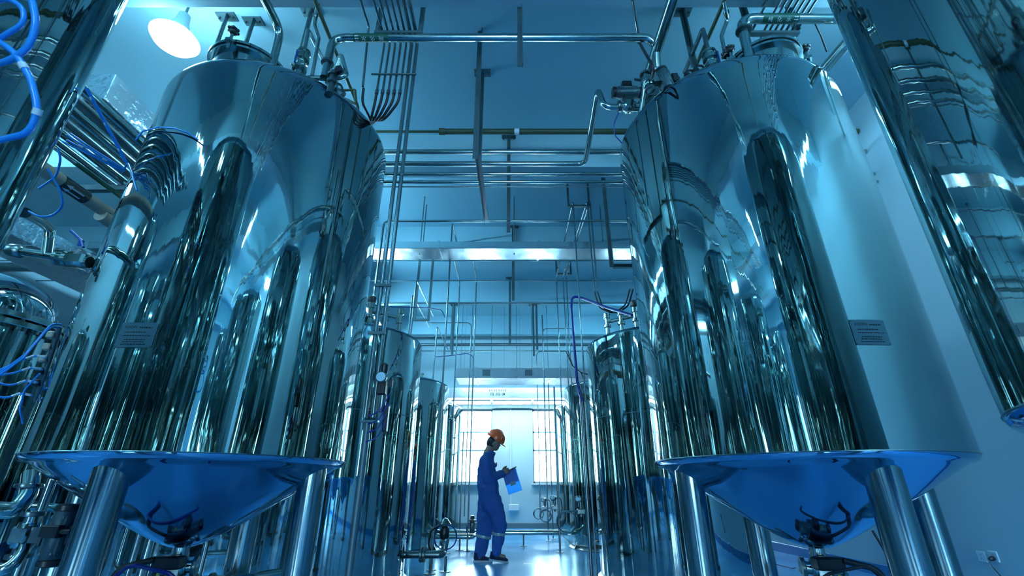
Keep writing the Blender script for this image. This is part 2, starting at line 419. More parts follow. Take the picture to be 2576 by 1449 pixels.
set_tank(pl, TL[2], 'flat-bottomed polished tank in the left row, directly behind the big legged one')
dup(pl, (*TL[3], 0), 'flat-bottomed polished tank in the left row, second of the three on the floor')
dup(pl, (*TL[4], 0), 'flat-bottomed polished tank in the left row, farthest, beside the far window')
dup(pl, (*TR[2], 0), 'flat-bottomed polished tank in the right row, directly behind the big legged one')
dup(pl, (*TR[3], 0), 'flat-bottomed polished tank in the right row, second of the three on the floor')
dup(pl, (*TR[4], 0), 'flat-bottomed polished tank in the right row, farthest, beside the far window')
for k, (x, y) in enumerate(((-2.14, -5.1), (1.95, -5.0), (-5.6, .6), (-5.6, -2.2), (-5.6, -5.0))):
    dup(proto, (x, y, 0), ['polished tank second behind the camera in the left row, only reflected', 'polished tank second behind the camera in the right row, only reflected', 'polished tank of the outer left row level with the camera, only reflected', 'polished tank of the outer left row just behind the camera, only reflected', 'polished tank of the outer left row farthest behind the camera, only reflected'][k])
for k, (x, y) in enumerate(((-6.95, 5.2), (-7.1, 8.0), (-7.4, 2.4), (-7.4, -.4))):
    dup(pl, (x, y, 0), 'polished tank in the outermost left row, '+['nearest the domed vessel', 'beyond the one nearest the domed vessel', 'level with the big left tank, only reflected', 'level with the camera, only reflected'][k])
dup(pl, (-4.95, 11.5, 0), 'polished tank of the outer left row nearest the far windows, hidden')
dup(pl, (-4.95, 6.1, 0), 'polished tank of the outer left row, behind the vessel with the domed bolted lid')
dup(pl, (-4.95, 8.8, 0), 'polished tank of the outer left row, hidden farthest back')
# nameplates on the two big tanks
def nameplate(root, c, px0, px1, py0, py1):
    p0 = on_tank(px0, py0, c, 0); p1 = on_tank(px1, py1, c, 0); pm = on_tank((px0+px1)/2, (py0+py1)/2, c, 0)
    a = math.atan2(pm.y-c[1], pm.x-c[0])
    a0 = math.atan2(p0.y-c[1], p0.x-c[0]); a1 = math.atan2(p1.y-c[1], p1.x-c[0])
    hw = .098; hh = .072
    def wr(off):
        def fn(co):
            t = a+co.x/R; r = R+off+co.z
            return Vector((c[0]+r*math.cos(t), c[1]+r*math.sin(t), pm.z+co.y))
        return fn
    m = MB(); g = []
    f0 = wr(.004); f1 = wr(.0065); n = 10
    for F_ in (f0, f1):
        g.append([[m.v(F_(Vector((-hw+2*hw*i/n, s*hh, 0)))) for i in range(n+1)] for s in (-1, 1)])
    for i in range(n):
        m.bm.faces.new((g[1][0][i], g[1][0][i+1], g[1][1][i+1], g[1][1][i])); m.bm.faces.new((g[0][0][i], g[0][0][i+1], g[0][1][i+1], g[0][1][i]))
        for s in (0, 1): m.bm.faces.new((g[0][s][i], g[0][s][i+1], g[1][s][i+1], g[1][s][i]))
    for i in (0, n): m.bm.faces.new((g[0][0][i], g[0][1][i], g[1][1][i], g[1][0][i]))
    pl_ = obj('nameplate', m, 'plate', root, label='small engraved maker\'s plate riveted to the shell')
    tx = MB(); ww = wr(.0078)
    tm = text_mesh('KODIN', hh*.30)
    tx.add_mesh(tm, lambda co: ww(Vector((co.x-hw*.42, co.y+hh*.62, 0))))
    def bar(x0, x1, y, h):
        k = max(2, int((x1-x0)/.012)); lo = [tx.bm.verts.new(ww(Vector((x0+(x1-x0)*i/k, y, 0)))) for i in range(k+1)]; hi = [tx.bm.verts.new(ww(Vector((x0+(x1-x0)*i/k, y+h, 0)))) for i in range(k+1)]
        for i in range(k): tx.bm.faces.new((lo[i], lo[i+1], hi[i+1], hi[i]))
    rn = random.Random(3)
    for yy, xa, xb, h in ((.55, .05, .75, .07), (.18, -.7, .5, .05), (-.10, -.75, .75, .05), (-.42, -.6, .6, .05), (-.60, -.65, .55, .05), (-.80, -.7, .65, .05)):
        x = xa
        while x < xb:
            wd_ = rn.uniform(.04, .16); bar(x*hw, min(x+wd_, xb)*hw, yy*hh, h*hh*1.3); x += wd_+.03
    obj('engraving', tx, 'ink', pl_, smooth=0)
    rv = MB()
    for x in (-.94, .94):
        for y in (-.88, 0, .88): rv.sphere(wr(.007)(Vector((x*hw, y*hh, 0))), .004, seg=8)
    obj('rivets', rv, 'dull', pl_)
WLOC[tr1.name] = Vector((*TR[1], 0)); WLOC[proto.name] = Vector((*TL[1], 0)); WLOC[tl0.name] = Vector((*TL[0], 0)); WLOC[tr0.name] = Vector((*TR[0], 0))
nameplate(proto, TL[1], 300, 390, 822, 864)
nameplate(tr1, TR[1], 2148, 2228, 814, 858)
# ================================================================ PIPES
def clampring(p, axis, r, w=.014):
    a = Vector(axis).normalized(); p = Vector(p)
    return MB().lathe([(r*1.05, -w), (r*1.5, -w*.7), (r*1.55, 0), (r*1.5, w*.7), (r*1.05, w)], p, 20, a)
def pipe(name, label, pts, r, m='pipe', bend=.1, cat='pipe', group=None, clamps=(), seg=16):
    mb = MB().tube(pts, r, bend, seg)
    o = obj(name, mb, m, label=label, cat=cat, group=group)
    for k, (p, ax) in enumerate(clamps):
        cmb = clampring(Vector(p), ax, r)
        c = obj('clamp', cmb, 'dull', o)
    return o
def label_band(o, pc, r, s, flip):
    # green band with white characters and arrows, on a pipe along X
    L = .30
    b = obj('green_label', MB().lathe([(r+.0012, -L/2), (r+.0012, L/2)], pc, 32, (1, 0, 0)), 'green', o)
    ang = math.atan2(CAMZ-pc[2], pc[1]); ang = -abs(ang)-.15
    tx = MB(); rr = r+.003
    for i, ch in enumerate(s):
        tm = text_mesh(ch, .042); off = (-.09+i*.075)*1
        tx.add_mesh(tm, lambda co, off=off: wrap_x(pc, rr, ang, flip)(Vector((co.x+off, co.y, 0))))
    for y in (-.022, 0, .022):
        arrow = [(0.105, y-.003), (.128, y-.003), (.128, y-.008), (.14, y), (.128, y+.008), (.128, y+.003), (.105, y+.003)]
        vs = [tx.bm.verts.new(wrap_x(pc, rr, ang, flip)(Vector((x, q, 0)))) for x, q in arrow]; tx.bm.faces.new(vs)
    obj('lettering', tx, 'tag', b, smooth=0)
# main crossover pipe
yA = 2.74; zA = P(1200, 95, Y=yA).z; rA = .034
xl = P(838, 95, Y=yA).x; xr = P(1648, 98, Y=yA).x
pA = pipe('water_pipe', 'long steel pipe crossing the aisle overhead, green label on its left end', [(xl, yA, 4.03), (xl, yA, zA), (xr, yA, zA), (xr+.02, yA+.12, zA-.33)], rA, bend=.12, group=None,
     clamps=[((xl, yA, 4.2), (0, 0, 1)), ((xr+.018, yA+.09, zA-.28), (.05, .12, -.33))])
label_band(pA, (P(935, 95, Y=yA).x, yA, zA), rA, '纯化水', -1)
yB = 2.58; zB_ = P(1950, 47, Y=yB).z; xB = P(1865, 60, Y=yB).x
pB = pipe('water_pipe', 'steel pipe with green label rising off the right tank lid, running right', [(xB, yB+.02, 4.05), (xB, yB, zB_), (4.28, yB, zB_)], .04, bend=.12, clamps=[((xB, yB, 4.38), (0, 0, 1))])
label_band(pB, (P(1960, 47, Y=yB).x, yB, zB_), .04, '纯化水', 1)
# overhead bank of pipes across the aisle between the tanks
YS = 4.40
def cross(py, r, m, label, x0=-3.2, x1=4.29, Y=YS, z=None, **k):
    z = z or P(1288, py, Y=Y).z
    return pipe('crossing_pipe', label, [(x0, Y, z), (x1, Y, z)], r, m, group='pipes crossing the aisle overhead', **k)
z330 = P(1288, 331, Y=YS).z
pp = pipe('plastic_pipe', 'olive plastic pipe crossing overhead, thinner left of its coupler', [(P(1112, 331, Y=YS).x, YS, z330), (4.29, YS, z330)], .036, 'pvc')
obj('thin_section', MB().tube([(-3.0, YS, z330), (P(1112, 331, Y=YS).x, YS, z330)], .017), 'pvc', pp)
obj('coupler', MB().lathe([(.043, -.035), (.043, .035)], (P(1112, 331, Y=YS).x, YS, z330), 24, (1, 0, 0)), 'pvc', pp)
obj('coupler', MB().lathe([(.040, -.03), (.040, .03)], (P(1300, 331, Y=YS).x, YS, z330), 24, (1, 0, 0)), 'tag', pp)
cross(382, .030, 'pipe', 'steel pipe crossing overhead, just under the olive plastic one')
z412 = P(1288, 412, Y=YS).z
xb = P(1472, 412, Y=YS).x; yv = 3.34; zv = P(1520, 268, Y=yv).z
pipe('crossing_pipe', 'steel pipe crossing overhead that swings up to the boxy valve actuator',
     [(-3.2, YS, z412), (xb, YS, z412), (P(1505, 222, Y=yv).x, yv, P(1505, 222, Y=yv).z), (P(1518, 266, Y=yv).x, yv, zv), (1.62, yv, zv-.06)], .030, bend=.09, group='pipes crossing the aisle overhead',
     clamps=[((P(1560, 268, Y=yv).x, yv, zv-.01), (1, 0, 0)), ((P(1612, 268, Y=yv).x, yv, zv-.02), (1, 0, 0))])
cross(438, .022, 'pipe', 'steel pipe crossing overhead, second from the lowest of the close bank')
cross(458, .020, 'pipe', 'steel pipe crossing overhead, lowest of the close bank between the big tanks')
z470 = P(1288, 470, Y=4.6).z
pipe('crossing_pipe', 'hair-thin tube crossing overhead under the close bank of pipes', [(-3.0, 4.6, z470), (4.29, 4.6, z470)], .008, 'conduit', group='pipes crossing the aisle overhead')
# pipe at 555 with drop to the second tank
y5 = 5.55; z5 = P(1200, 556, Y=y5).z; x5 = P(966, 556, Y=y5).x
pipe('crossing_pipe', 'slim steel pipe crossing overhead, bent down at its left end to a tank top', [(2.4, y5, z5), (x5, y5, z5), (x5-.0, y5, 3.25), (x5-.22, y5, 3.05)], .017, bend=.08, group='pipes crossing the aisle overhead')
for py, z, r, m, lab in ((656, 4.55, .011, 'conduit', 'thin tube crossing overhead, close behind the bright flat duct'), (706, 4.5, .012, 'conduit', 'thin tube crossing overhead midway between the bright duct and the far pipes'),
                   (762, 4.5, .016, 'conduit', 'thin tube crossing overhead along the far ceiling beam'), (847, 4.45, .014, 'conduit', 'thin tube crossing just above the thick far pipe'),
                   (867, 4.35, .042, 'dull', 'thick dull pipe crossing high up near the far wall'), (883, 4.3, .017, 'pipe', 'thin tube crossing just below the thick far pipe')):
    p = P(1288, py, Z=z)
    pipe('crossing_pipe', lab, [(-8.95, p.y, z), (4.29, p.y, z)], r, m, group='pipes crossing the aisle overhead')
# pipes along the hall
pipe('overhead_pipe', 'thick steel pipe running along the hall above the right row', [(1.245, -4, 4.4), (1.245, 3.0, 4.4), (1.20, 3.25, 4.05)], .045, bend=.12)
pipe('plastic_pipe', 'olive plastic pipe running along the hall above the left row', [(-1.66, -4, 4.7), (-1.66, 3.72, 4.7), (-1.66, 3.80, 3.98)], .017, 'pvc', bend=.05)
pipe('plastic_pipe', 'olive plastic pipe running along the hall above the right row', [(1.79, -4, 4.7), (1.79, 3.75, 4.7), (1.79, 3.82, 4.1)], .017, 'pvc')
pl3 = P(706, 78, s=3.9)
pipe('riser_pipe', 'bent steel pipe entering the top frame edge above the left manway', [(pl3.x-.0, -3, pl3.z), (pl3.x, pl3.y, pl3.z), (pl3.x+.0, pl3.y+.02, 4.05)], .034, bend=.12)
# left tank top: sight-glass valve and its inverted V pipe
q = P(757, 160, Y=2.9)
v = thing('sight_glass_valve', 'round chrome valve with blue clip on top of the left tank', 'valve', (q.x, q.y, 3.95))
obj('body', MB().lathe([(.035, -.25), (.035, -.08), (.06, -.08), (.06, -.05), (.04, -.04), (.04, .02), (.062, .03), (.062, .06), (.055, .065), (.055, .11), (.062, .115), (.062, .14)], (q.x, q.y, q.z), 32), 'pipe', v)
obj('clip', MB().box((q.x-.02, q.y-.06, q.z+.02), (.012, .012, .15)), 'blue', v)
for sx in (-1, 1): obj('bolt', MB().sphere((q.x+sx*.045, q.y-.045, q.z-.06), .016), 'pipe', v)
pipe('vent_pipe', 'slim pipe in an inverted V above the chrome sight-glass valve', [(q.x, q.y, q.z+.12), (P(775, 75, Y=2.9).x, 2.9, P(775, 75, Y=2.9).z), P(832, 190, Y=3.5)], .02, 'conduit', bend=.03)
c_ = P(793, 45, Y=2.75)
vp = pipe('vent_pipe', 'wavy chrome pipe dropping from the olive pipe to the left tank', [P(800, 8, Y=2.6), P(795, 40, Y=2.68), P(791, 62, Y=2.7), P(802, 95, Y=2.72), P(785, 190, Y=2.8)], .016, bend=.05, clamps=[(P(794, 38, Y=2.68), (0, 0, 1))])
c0 = P(848, 160, Y=2.85)
e1 = pipe('elbow_pipe', 'shiny U-shaped elbow beside the crossover pipe on the left tank', [P(775, 197, Y=2.9), P(838, 197, Y=2.85), P(872, 192, Y=2.85), P(858, 140, Y=2.9), P(848, 165, Y=3.05)], .024, bend=.06)
hv = P(855, 185, Y=2.72)
v = thing('hand_valve', 'small valve with black star knob where the crossover pipe meets the left tank', 'valve', (hv.x-.04, hv.y, hv.z-.15))
obj('body', MB().cyl((hv.x-.05, hv.y, hv.z-.22), (hv.x-.05, hv.y, hv.z+.02), .028).lathe([(.042, -.012), (.042, .012)], (hv.x-.05, hv.y, hv.z-.1), 24).lathe([(.042, -.012), (.042, .012)], (hv.x-.05, hv.y, hv.z-.02), 24), 'dull', v)
obj('knob', MB().lathe([(.03, -.02), (.038, 0), (.03, .03)], (hv.x, hv.y-.03, hv.z), 8, (1, -.3, .2)), 'black', v)
v = thing('hand_valve', 'dark dull valve fitting on the inner shoulder of the left tank', 'valve', P(850, 225, Y=2.85))
a0 = P(835, 205, Y=2.85); a1 = P(862, 240, Y=2.9)
obj('body', MB().tube([a0, a1], .035).sphere(a0.lerp(a1, .5), .05), 'dull', v); obj('flange', MB().lathe([(.06, -.012), (.06, .012)], a0, 24, a1-a0), 'dull', v)
fr = pipe('bracket_frame', 'small square tube frame on the inner shoulder of the left tank', [P(850, 228, Y=3.2), P(893, 226, Y=3.2), P(896, 262, Y=3.2), P(866, 248, Y=3.2)], .012, 'pvc', bend=.01, cat='bracket')
# ================================================================ HANGERS, BRACKETS, CONDUITS
def angle_bar(a, b, w=.04, t=.005, face=(0, -1, 0)):
    a = Vector(a); b = Vector(b); d = (b-a); L = d.length; d.normalize()
    n = Vector(face).normalized(); n = (n-d*n.dot(d)).normalized(); u = d.cross(n)
    Mx = Matrix((( u.x, n.x, d.x, a.x), (u.y, n.y, d.y, a.y), (u.z, n.z, d.z, a.z), (0, 0, 0, 1)))
    return Mx @ Matrix.Translation((0, 0, L/2)), L
def add_angle(mb, a, b, w=.04, t=.005):
    Mx, L = angle_bar(a, b)
    return mb.prism([(-w/2, 0), (w/2, 0), (w/2, t), (-w/2+t, t), (-w/2+t, w), (-w/2, w)], L, Mx)
def hanger(label, x, y, zt, zb, w=.04, plate=True, foot=0):
    t = thing('pipe_hanger', label, 'hanger', (x, y, zb), 'steel angle hangers from the ceiling')
    mb = MB(); add_angle(mb, (x, y, zt), (x, y, zb), w)
    obj('angle_bar', mb, 'galv', t, smooth=20)
    if plate:
        obj('ceiling_plate', MB().box((x, y, zt-.006), (.19, .10, .012)), 'galv', t)
        for sx in (-.07, .07): obj('bolt', MB().lathe([(.01, -.03), (.01, 0)], (x+sx, y, zt-.01), 8), 'dull', t)
    if foot:
        mb = MB(); add_angle(mb, (x, y, zb+.02), (x+.02, y+foot, zb+.02), w); obj('arm', mb, 'galv', t, smooth=20)
    return t
hanger('angle-iron hanger reaching down past the long crossover pipe', P(1308, 95, Y=2.70).x, 2.69, ZC, P(1308, 168, Y=2.69).z, .045, plate=False)
hanger('angle-iron hanger nearest the overhead pipe bank, with slanted end arm', P(1207, 110, Y=3.32).x, 3.32, ZC, P(1195, 400, Y=3.32).z, .05, plate=False, foot=1.1)
hanger('angle-iron hanger on a ceiling plate, before the overhead pipe bank', P(1214, 183, Y=3.84).x, 3.84, ZC, P(1200, 420, Y=3.84).z, .045)
hanger('angle-iron hanger in mid aisle with its plate behind the pipe bank', P(1280, 348, Y=4.84).x, 4.84, P(1280, 345, Y=4.84).z, P(1275, 585, Y=4.84).z, .045)
hanger('angle-iron hanger in mid aisle just before the bright flat duct', P(1291, 572, Y=7.22).x, 7.22, P(1291, 570, Y=7.22).z, P(1286, 757, Y=7.22).z, .05)
hanger('short angle-iron hanger in mid aisle at the third visible beam', P(1283, 712, Y=9.5).x, 9.5, ZC, P(1283, 868, Y=9.5).z, .05)
for px, py, y, zb_, lab in ((1140, 772, 9.70, 880, 'slim hanger post left of mid aisle, second beam from the far wall'), (1143, 788, 9.82, 892, 'slim hanger post just behind another one left of mid aisle'),
                      (1349, 773, 9.70, 880, 'slim hanger post right of mid aisle, second beam from the far wall'), (1341, 789, 9.82, 896, 'slim hanger post just behind another one right of mid aisle'),
                      (557, 80, 3.15, 128, 'angle-iron hanger above the left manway, seen past its lid'), (628, 82, 3.2, 130, 'tilted-looking hanger right of another above the left manway'),
                      (768, 90, 3.1, 160, 'angle-iron hanger behind the inverted V pipe'), (1728, 95, 3.1, 170, 'angle-iron hanger above the right tank valves')):
    p = P(px, py, Y=y); hanger(lab, p.x, y, ZB if py > 200 else ZC, P(px, zb_, Y=y).z, .045)
hanger('long flat hanger beside the right tank, its foot turned to the aisle', P(1522, 484, Y=5.2).x, 5.25, ZC, P(1540, 672, Y=5.25).z, .05, plate=False)
t_ = thing('pipe_bracket', 'L-shaped steel bracket arm reaching toward the right tank top', 'bracket', P(1565, 672, Y=5.25))
mb = MB(); add_angle(mb, P(1541, 672, Y=5.25), P(1600, 672, Y=5.25), .05); obj('angle_bar', mb, 'galv', t_, smooth=20)
def u_bracket(label, x0, x1, y, zt, zb, w=.045):
    t = thing('trapeze_bracket', label, 'bracket', ((x0+x1)/2, y, zb), 'U-shaped steel brackets under the ceiling')
    for x in (x0, x1):
        mb = MB(); add_angle(mb, (x, y, zt), (x, y, zb), w); obj('drop_leg', mb, 'galv', t, smooth=20)
    mb = MB(); mb.box(((x0+x1)/2, y, zb-.012), (x1-x0+w, .045, .03)); obj('crossbar', mb, 'galv', t, smooth=20)
yb = 2.87; zb0 = 4.74
u_bracket('U-shaped bracket carrying seven conduits above the left tank', P(950, 78, Y=yb).x, P(1058, 78, Y=yb).x, yb, ZC, zb0)
u_bracket('U-shaped bracket carrying seven conduits above the right manway', P(1882, 78, Y=yb).x, P(2002, 82, Y=yb).x, yb, ZC, zb0)
NTH = ['first', 'second', 'third', 'fourth', 'fifth', 'sixth', 'seventh']
yc = 2.97; zc = zb0+.025; ends = {0: 235, 1: 235, 2: 236, 3: 236, 4: 237}
conv = P(934, 304, Y=3.28)
for i in range(7):
    x = P(968+i*13.7, 105, Y=yc).x
    zend = P(950, 232, Y=yc).z if i < 5 else 1.35
    name = 'conduit'
    lab = (NTH[i]+' conduit from the tank side in the left bracket, ending in a black cable') if i < 5 else (['inner', 'outer'][i-5]+' of two long conduits running down to the air regulator post')
    o = pipe('conduit', lab, [(x, -3, zc), (x, yc, zc), (x, yc, zend)], .0105 if i < 5 else .016, 'conduit', bend=.1, group='conduits of the left bracket', seg=10)
    if i < 5:
        obj('end_fitting', MB().lathe([(.016, -.02), (.016, .02)], (x, yc, zend), 12), 'dull', o)
        b = P(950+i*10, 262, Y=3.02); b.x = x-.01
        obj('black_cable', MB().tube([(x, yc, zend), (x-.005, yc+.01, zend-.10), (x*.6+conv.x*.4, yc+.1, zend-.22), conv, conv+Vector((-.12, .02, -.12))], .012, .12, 8), 'rubber', o)
x = P(936, 100, Y=yc).x; ze = P(925, 222, Y=yc).z
o = pipe('conduit', 'lone conduit just outside the left bracket, its black cable joining the bunch', [(x, -3, zc+.03), (x, yc-.12, zc+.03), (x, yc-.02, ze)], .0105, 'conduit', bend=.05)
obj('black_cable', MB().tube([(x, yc, ze), (x+.0, yc+.02, ze-.15), conv], .012, .08, 8), 'rubber', o)
mb = MB().box((P(992, 191, Y=yc).x, yc-.018, P(992, 191, Y=yc).z), (.40, .012, .012)); obj('strap_bar', mb, 'galv', label='thin strap bar tying the dropping conduits together above the left tank', cat='bracket')
mb = MB().lathe([(.035, -.03), (.035, .03)], conv, 16, (conv-P(925, 315, Y=3.35))); obj('cable_collar', mb, 'rubber', label='black collar bunching the cables at the left tank shoulder', cat='cable')
for i in range(7):
    x = P(1905+i*13.5, 92, Y=yc).x
    pipe('conduit', NTH[i]+' conduit counted from the aisle in the bracket above the right manway', [(x, -3, zc), (x, yc, zc), (x, yc+.03, 4.3), (x+(.1 if i == 6 else 0), yc+.1, 4.1)], .0105, 'conduit', bend=.12, group='conduits of the right bracket', seg=10)
x = P(1876, 60, Y=yc).x
pipe('conduit', 'lone conduit passing beside the right bracket, close to the labelled pipe', [(x-.02, -3, zc+.03), (x-.02, yc, zc+.03), (x, yc+.05, 4.15)], .0105, 'conduit', bend=.06)
# vertical conduits in the aisle
def drop(name, label, x, y, zt, y_top, zb=0.0, r=.014, m='conduit', foot=True, group='slim posts and drops in the aisle'):
    pts = ([(x, y_top, zt)] if y_top is not None else [])+[(x, y, zt), (x, y, zb+.005)]
    o = pipe(name, label, pts, r, m, bend=.07, group=group, seg=12)
    if foot and zb < .1: obj('foot_plate', MB().lathe([(.06, 0), (.06, .006)], (x, y, 0), 20), 'galv', o)
    return o
drop('conduit_drop', 'tall thin post left of the person, footed beside the floor valve', -1.0, 6.56, 5.0, 7.2, r=.013)
drop('conduit_drop', 'tall thin post close left of the person, its top bent toward the bright duct', -.72, 8.37, 4.78, 7.28, r=.013)
drop('conduit_drop', 'thin post farther left of the person, ending at a far tank', -1.02, 8.1, 4.6, 6.9, r=.012)
drop('conduit_drop', 'tall conduit dropping at the right row, bent back along the ceiling', .94, 5.9, 4.99, 8.57, r=.011, zb=0)
for k, (xx, yy) in enumerate(((1.16, 5.9), (1.205, 5.9))):
    ze = P(1493, 735, Y=5.9).z
    o = pipe('conduit_drop', ['inner', 'outer'][k]+' of two short conduits with black cable loops above a right tank', [(xx-.08, 8.57, 4.99), (xx-.0, 5.9, 4.99), (xx, 5.9, ze)], .012, 'conduit', bend=.07, group='slim posts and drops in the aisle')
    obj('black_cable', MB().tube([(xx, 5.9, ze), (xx+.05, 5.88, ze-.25), (xx+.22, 5.8, ze-.36), (xx+.36, 5.7, ze-.28), (xx+.42, 5.6, ze-.08)], .011, .14, 8), 'rubber', o)
for px, y, zt, lab in ((1399, 8.57, 4.95, 'outer of three far conduits dropping from a bracket right of mid aisle'), (1416, 8.57, 4.95, 'middle of three far conduits dropping from a bracket right of mid aisle'), (1424, 8.57, 4.95, 'inner of three far conduits dropping from a bracket right of mid aisle')):
    drop('conduit_drop', lab, P(px, 690, Y=y).x, y, zt, y-.4, zb=.35, r=.011, foot=False)
u_bracket('small U-shaped bracket near the right row holding three hooked conduits', P(1430, 515, Y=5.95).x, P(1482, 515, Y=5.95).x, 5.95, ZC, P(1450, 517, Y=5.95).z, .03)
u_bracket('small U-shaped bracket farther back right of mid aisle', P(1400, 688, Y=8.55).x, P(1436, 688, Y=8.55).x, 8.55, ZC, P(1420, 688, Y=8.55).z, .035)
u_bracket('long-legged U-shaped bracket above the second left tank', P(1043, 800, Y=6.9).x, P(1078, 800, Y=6.9).x, 6.9, ZB, P(1060, 803, Y=6.9).z, .04)
drop('conduit_drop', 'slim post standing at the right row with a clamp and cable near its top', .915, 6.12, 2.2, None, r=.02)
drop('conduit_drop', 'slim post at the right row with a transmitter beside it', .757, 8.23, 2.6, None, r=.016)
drop('conduit_drop', 'slim post nearest the far right window', .70, 9.94, 4.6, None, r=.014)
drop('conduit_drop', 'slim post beside the far right window, right of the nearest one', .82, 10.3, 3.1, 9.9, r=.013)
drop('conduit_drop', 'slim post before the far left window', -1.02, 10.0, 2.0, None, r=.014)
drop('conduit_drop', 'slim post with a bent top before the far left window', -1.15, 10.3, 2.4, 10.9, r=.012)
for px0, py0, px1, y, lab in ((1038, 742, 1075, 7.2, 'bent conduit rising from the second left tank, slanting back'), (1100, 822, 1118, 9.0, 'bent conduit rising from the third left tank, slanting back'),
                         (1048, 705, 1052, 6.6, 'square-cornered conduit above the second left tank')):
    a = P(px0, py0, Y=y); pipe('conduit', lab, [(a.x-.02, y, 2.8), (a.x, y, a.z), (a.x+.0, y+1.7, a.z)], .013, 'conduit', bend=.05, group='slim posts and drops in the aisle')
a = P(1490, 880, Y=9.5)
for px0, px1, py, y, lab in ((1365, 1440, 827, 10.6, 'arch-shaped conduit right of mid aisle'), (1075, 1186, 812, 10.2, 'arch-shaped conduit left of mid aisle'), (1350, 1470, 884, 11.0, 'lower arch-shaped conduit by the far right window')):
    a = P(px0, py, Y=y); b = P(px1, py, Y=y)
    if px0 > 1288: pipe('conduit', lab, [(a.x, y, .4), (a.x, y, a.z), (b.x, y, a.z)], .011, 'conduit', bend=.12, group='slim posts and drops in the aisle')
    else: pipe('conduit', lab, [(a.x, y, a.z), (b.x, y, a.z), (b.x, y, .4)], .011, 'conduit', bend=.12, group='slim posts and drops in the aisle')
# threaded ceiling rods
for i, (px, py0, py1, y, lab) in enumerate(((1069, 490, 640, 6.3, 'left-hand threaded rod holding the bright duct, with tubular end'), (1073, 515, 632, 6.45, 'threaded rod just behind another at the bright duct'),
                                  (1293, 492, 640, 6.3, 'mid-aisle threaded rod passing the bright duct'), (1508, 515, 630, 6.4, 'right-hand threaded rod holding the bright duct'))):
    a = P(px, py0, Y=y)
    pipe('threaded_rod', lab, [(a.x, y, min(a.z, ZC)), (a.x, y, P(px, py1, Y=y).z)], .009, 'galv', group='ceiling rods', cat='rod')
for i, px in enumerate((1160, 1185, 1236, 1300, 1338, 1378, 1430)):
    a = P(px, 890, Y=10.6); pipe('threaded_rod', 'thin rod holding the far foil duct, number '+['one', 'two', 'three', 'four', 'five', 'six', 'seven'][i]+' counted from the left', [(a.x, 10.6, ZC), (a.x, 10.6, 3.4)], .006, 'galv', group='ceiling rods', cat='rod')
# ================================================================ DUCTS
def duct(label, x0, x1, y0, y1, z0, z1, m='duct', seams=0, alongx=True, parts=True):
    t = thing('air_duct', label, 'duct', ((x0+x1)/2, (y0+y1)/2, z0))
    obj('casing', MB().box(((x0+x1)/2, (y0+y1)/2, (z0+z1)/2), (x1-x0, y1-y0, z1-z0), bev=.006), m, t, smooth=20)
    for i in range(seams):
        u = (i+.5)/seams
        if alongx: b = MB().box((x0+(x1-x0)*u, (y0+y1)/2, (z0+z1)/2), (.03, y1-y0+.02, z1-z0+.02))
        else: b = MB().box(((x0+x1)/2, y0+(y1-y0)*u, (z0+z1)/2), (x1-x0+.02, .03, z1-z0+.02))
        obj('flange', b, m, t, smooth=20)
    return t
duct('bright flat metal duct spanning the hall under the ceiling', -6.5, 4.25, 6.12, 6.50, 4.28, 4.40, 'duct', 7)
d2 = duct('dull duct with grilles hung before the far windows', -1.27, 4.2, 10.2, 10.95, 3.19, 3.42, 'wrap', 6)
for px in (1223, 1330): 
    obj('grille', MB().box((P(px, 942, Y=10.18).x, 10.19, 3.31), (.17, .01, .14)), 'galv', d2)
d3 = duct('foil-wrapped duct with stencilled writing above the far windows', -6.5, 4.2, 11.55, 12.4, 2.99, 3.24, 'wrap', 0)
tm = text_mesh('H H H H\n用 用 Φ', .13); tx = MB(); o_ = P(1252, 990, Y=11.54)
tx.add_mesh(tm, lambda co: Vector((o_.x+co.x*.9, 11.545, 3.12+co.y*.75)))
obj('stencil', tx, 'ink', d3, smooth=0)
duct('crinkled foil duct running along the hall behind the left tanks', -4.6, -3.82, 3.2, 11.3, 4.28, 4.60, 'foil', 3, False)
duct('foil duct with ribbed end farther left along the hall', -7.3, -6.5, 4.6, 11.3, 3.95, 4.25, 'foil', 4, False)
pipe('insulated_pipe', 'thick dull pipe crossing at the left above the domed vessel', [(-8.9, 6.5, 4.15), (-3.6, 6.5, 4.15)], .075, 'dull')
for i in range(6):
    pipe('bundle_pipe', NTH[i]+' pipe from the aisle in the slanting bank behind the left tanks', [(-3.42-i*.15, .9, 3.85), (-3.42-i*.15, 8.5, 3.85)], (.045, .038, .05, .036, .042, .03)[i], 'pipe' if i % 2 == 0 else 'dull', group='bank of pipes behind the left tanks')
for k, (x, y, rr) in enumerate(((-3.35, 3.6, .03), (-3.5, 4.1, .045), (-3.32, 4.6, .025), (-3.55, 5.1, .05), (-3.35, 5.7, .03))):  # hidden pipes added to put streaks into the tank flank's reflection
    pipe('riser_pipe', NTH[k]+' upright riser from the front, added behind the left tank to streak its reflection', [(x, y, 0), (x, y, 3.82)], rr, group='added risers behind the left tank')
for y, lab in ((3.9, 'strut under the slanting pipe bank, close behind the left tank'), (6.9, 'strut under the slanting pipe bank, farther back')):
    obj('support_strut', MB().box((-3.85, y, 3.77), (1.2, .06, .06)), 'galv', label=lab, cat='bracket')
ap = pipe('marked_pipe', 'tan plastic pipe with black arrow band at the left', [(-3.98, 1.5, 3.42), (-3.98, 9, 3.42)], .062, 'tan')
obj('arrow_band', MB().lathe([(.0635, -.13), (.0635, .13)], (-3.98, 3.42, 3.42), 32, (0, 1, 0)), 'black', ap)
obj('text_band', MB().lathe([(.0632, -.35), (.0632, .35)], (-3.98, 4.1, 3.36), 32, (0, 1, 0)).box((-3.98, 4.1, 3.36), (.001, .001, .001)), 'tan', ap)
ar = MB()
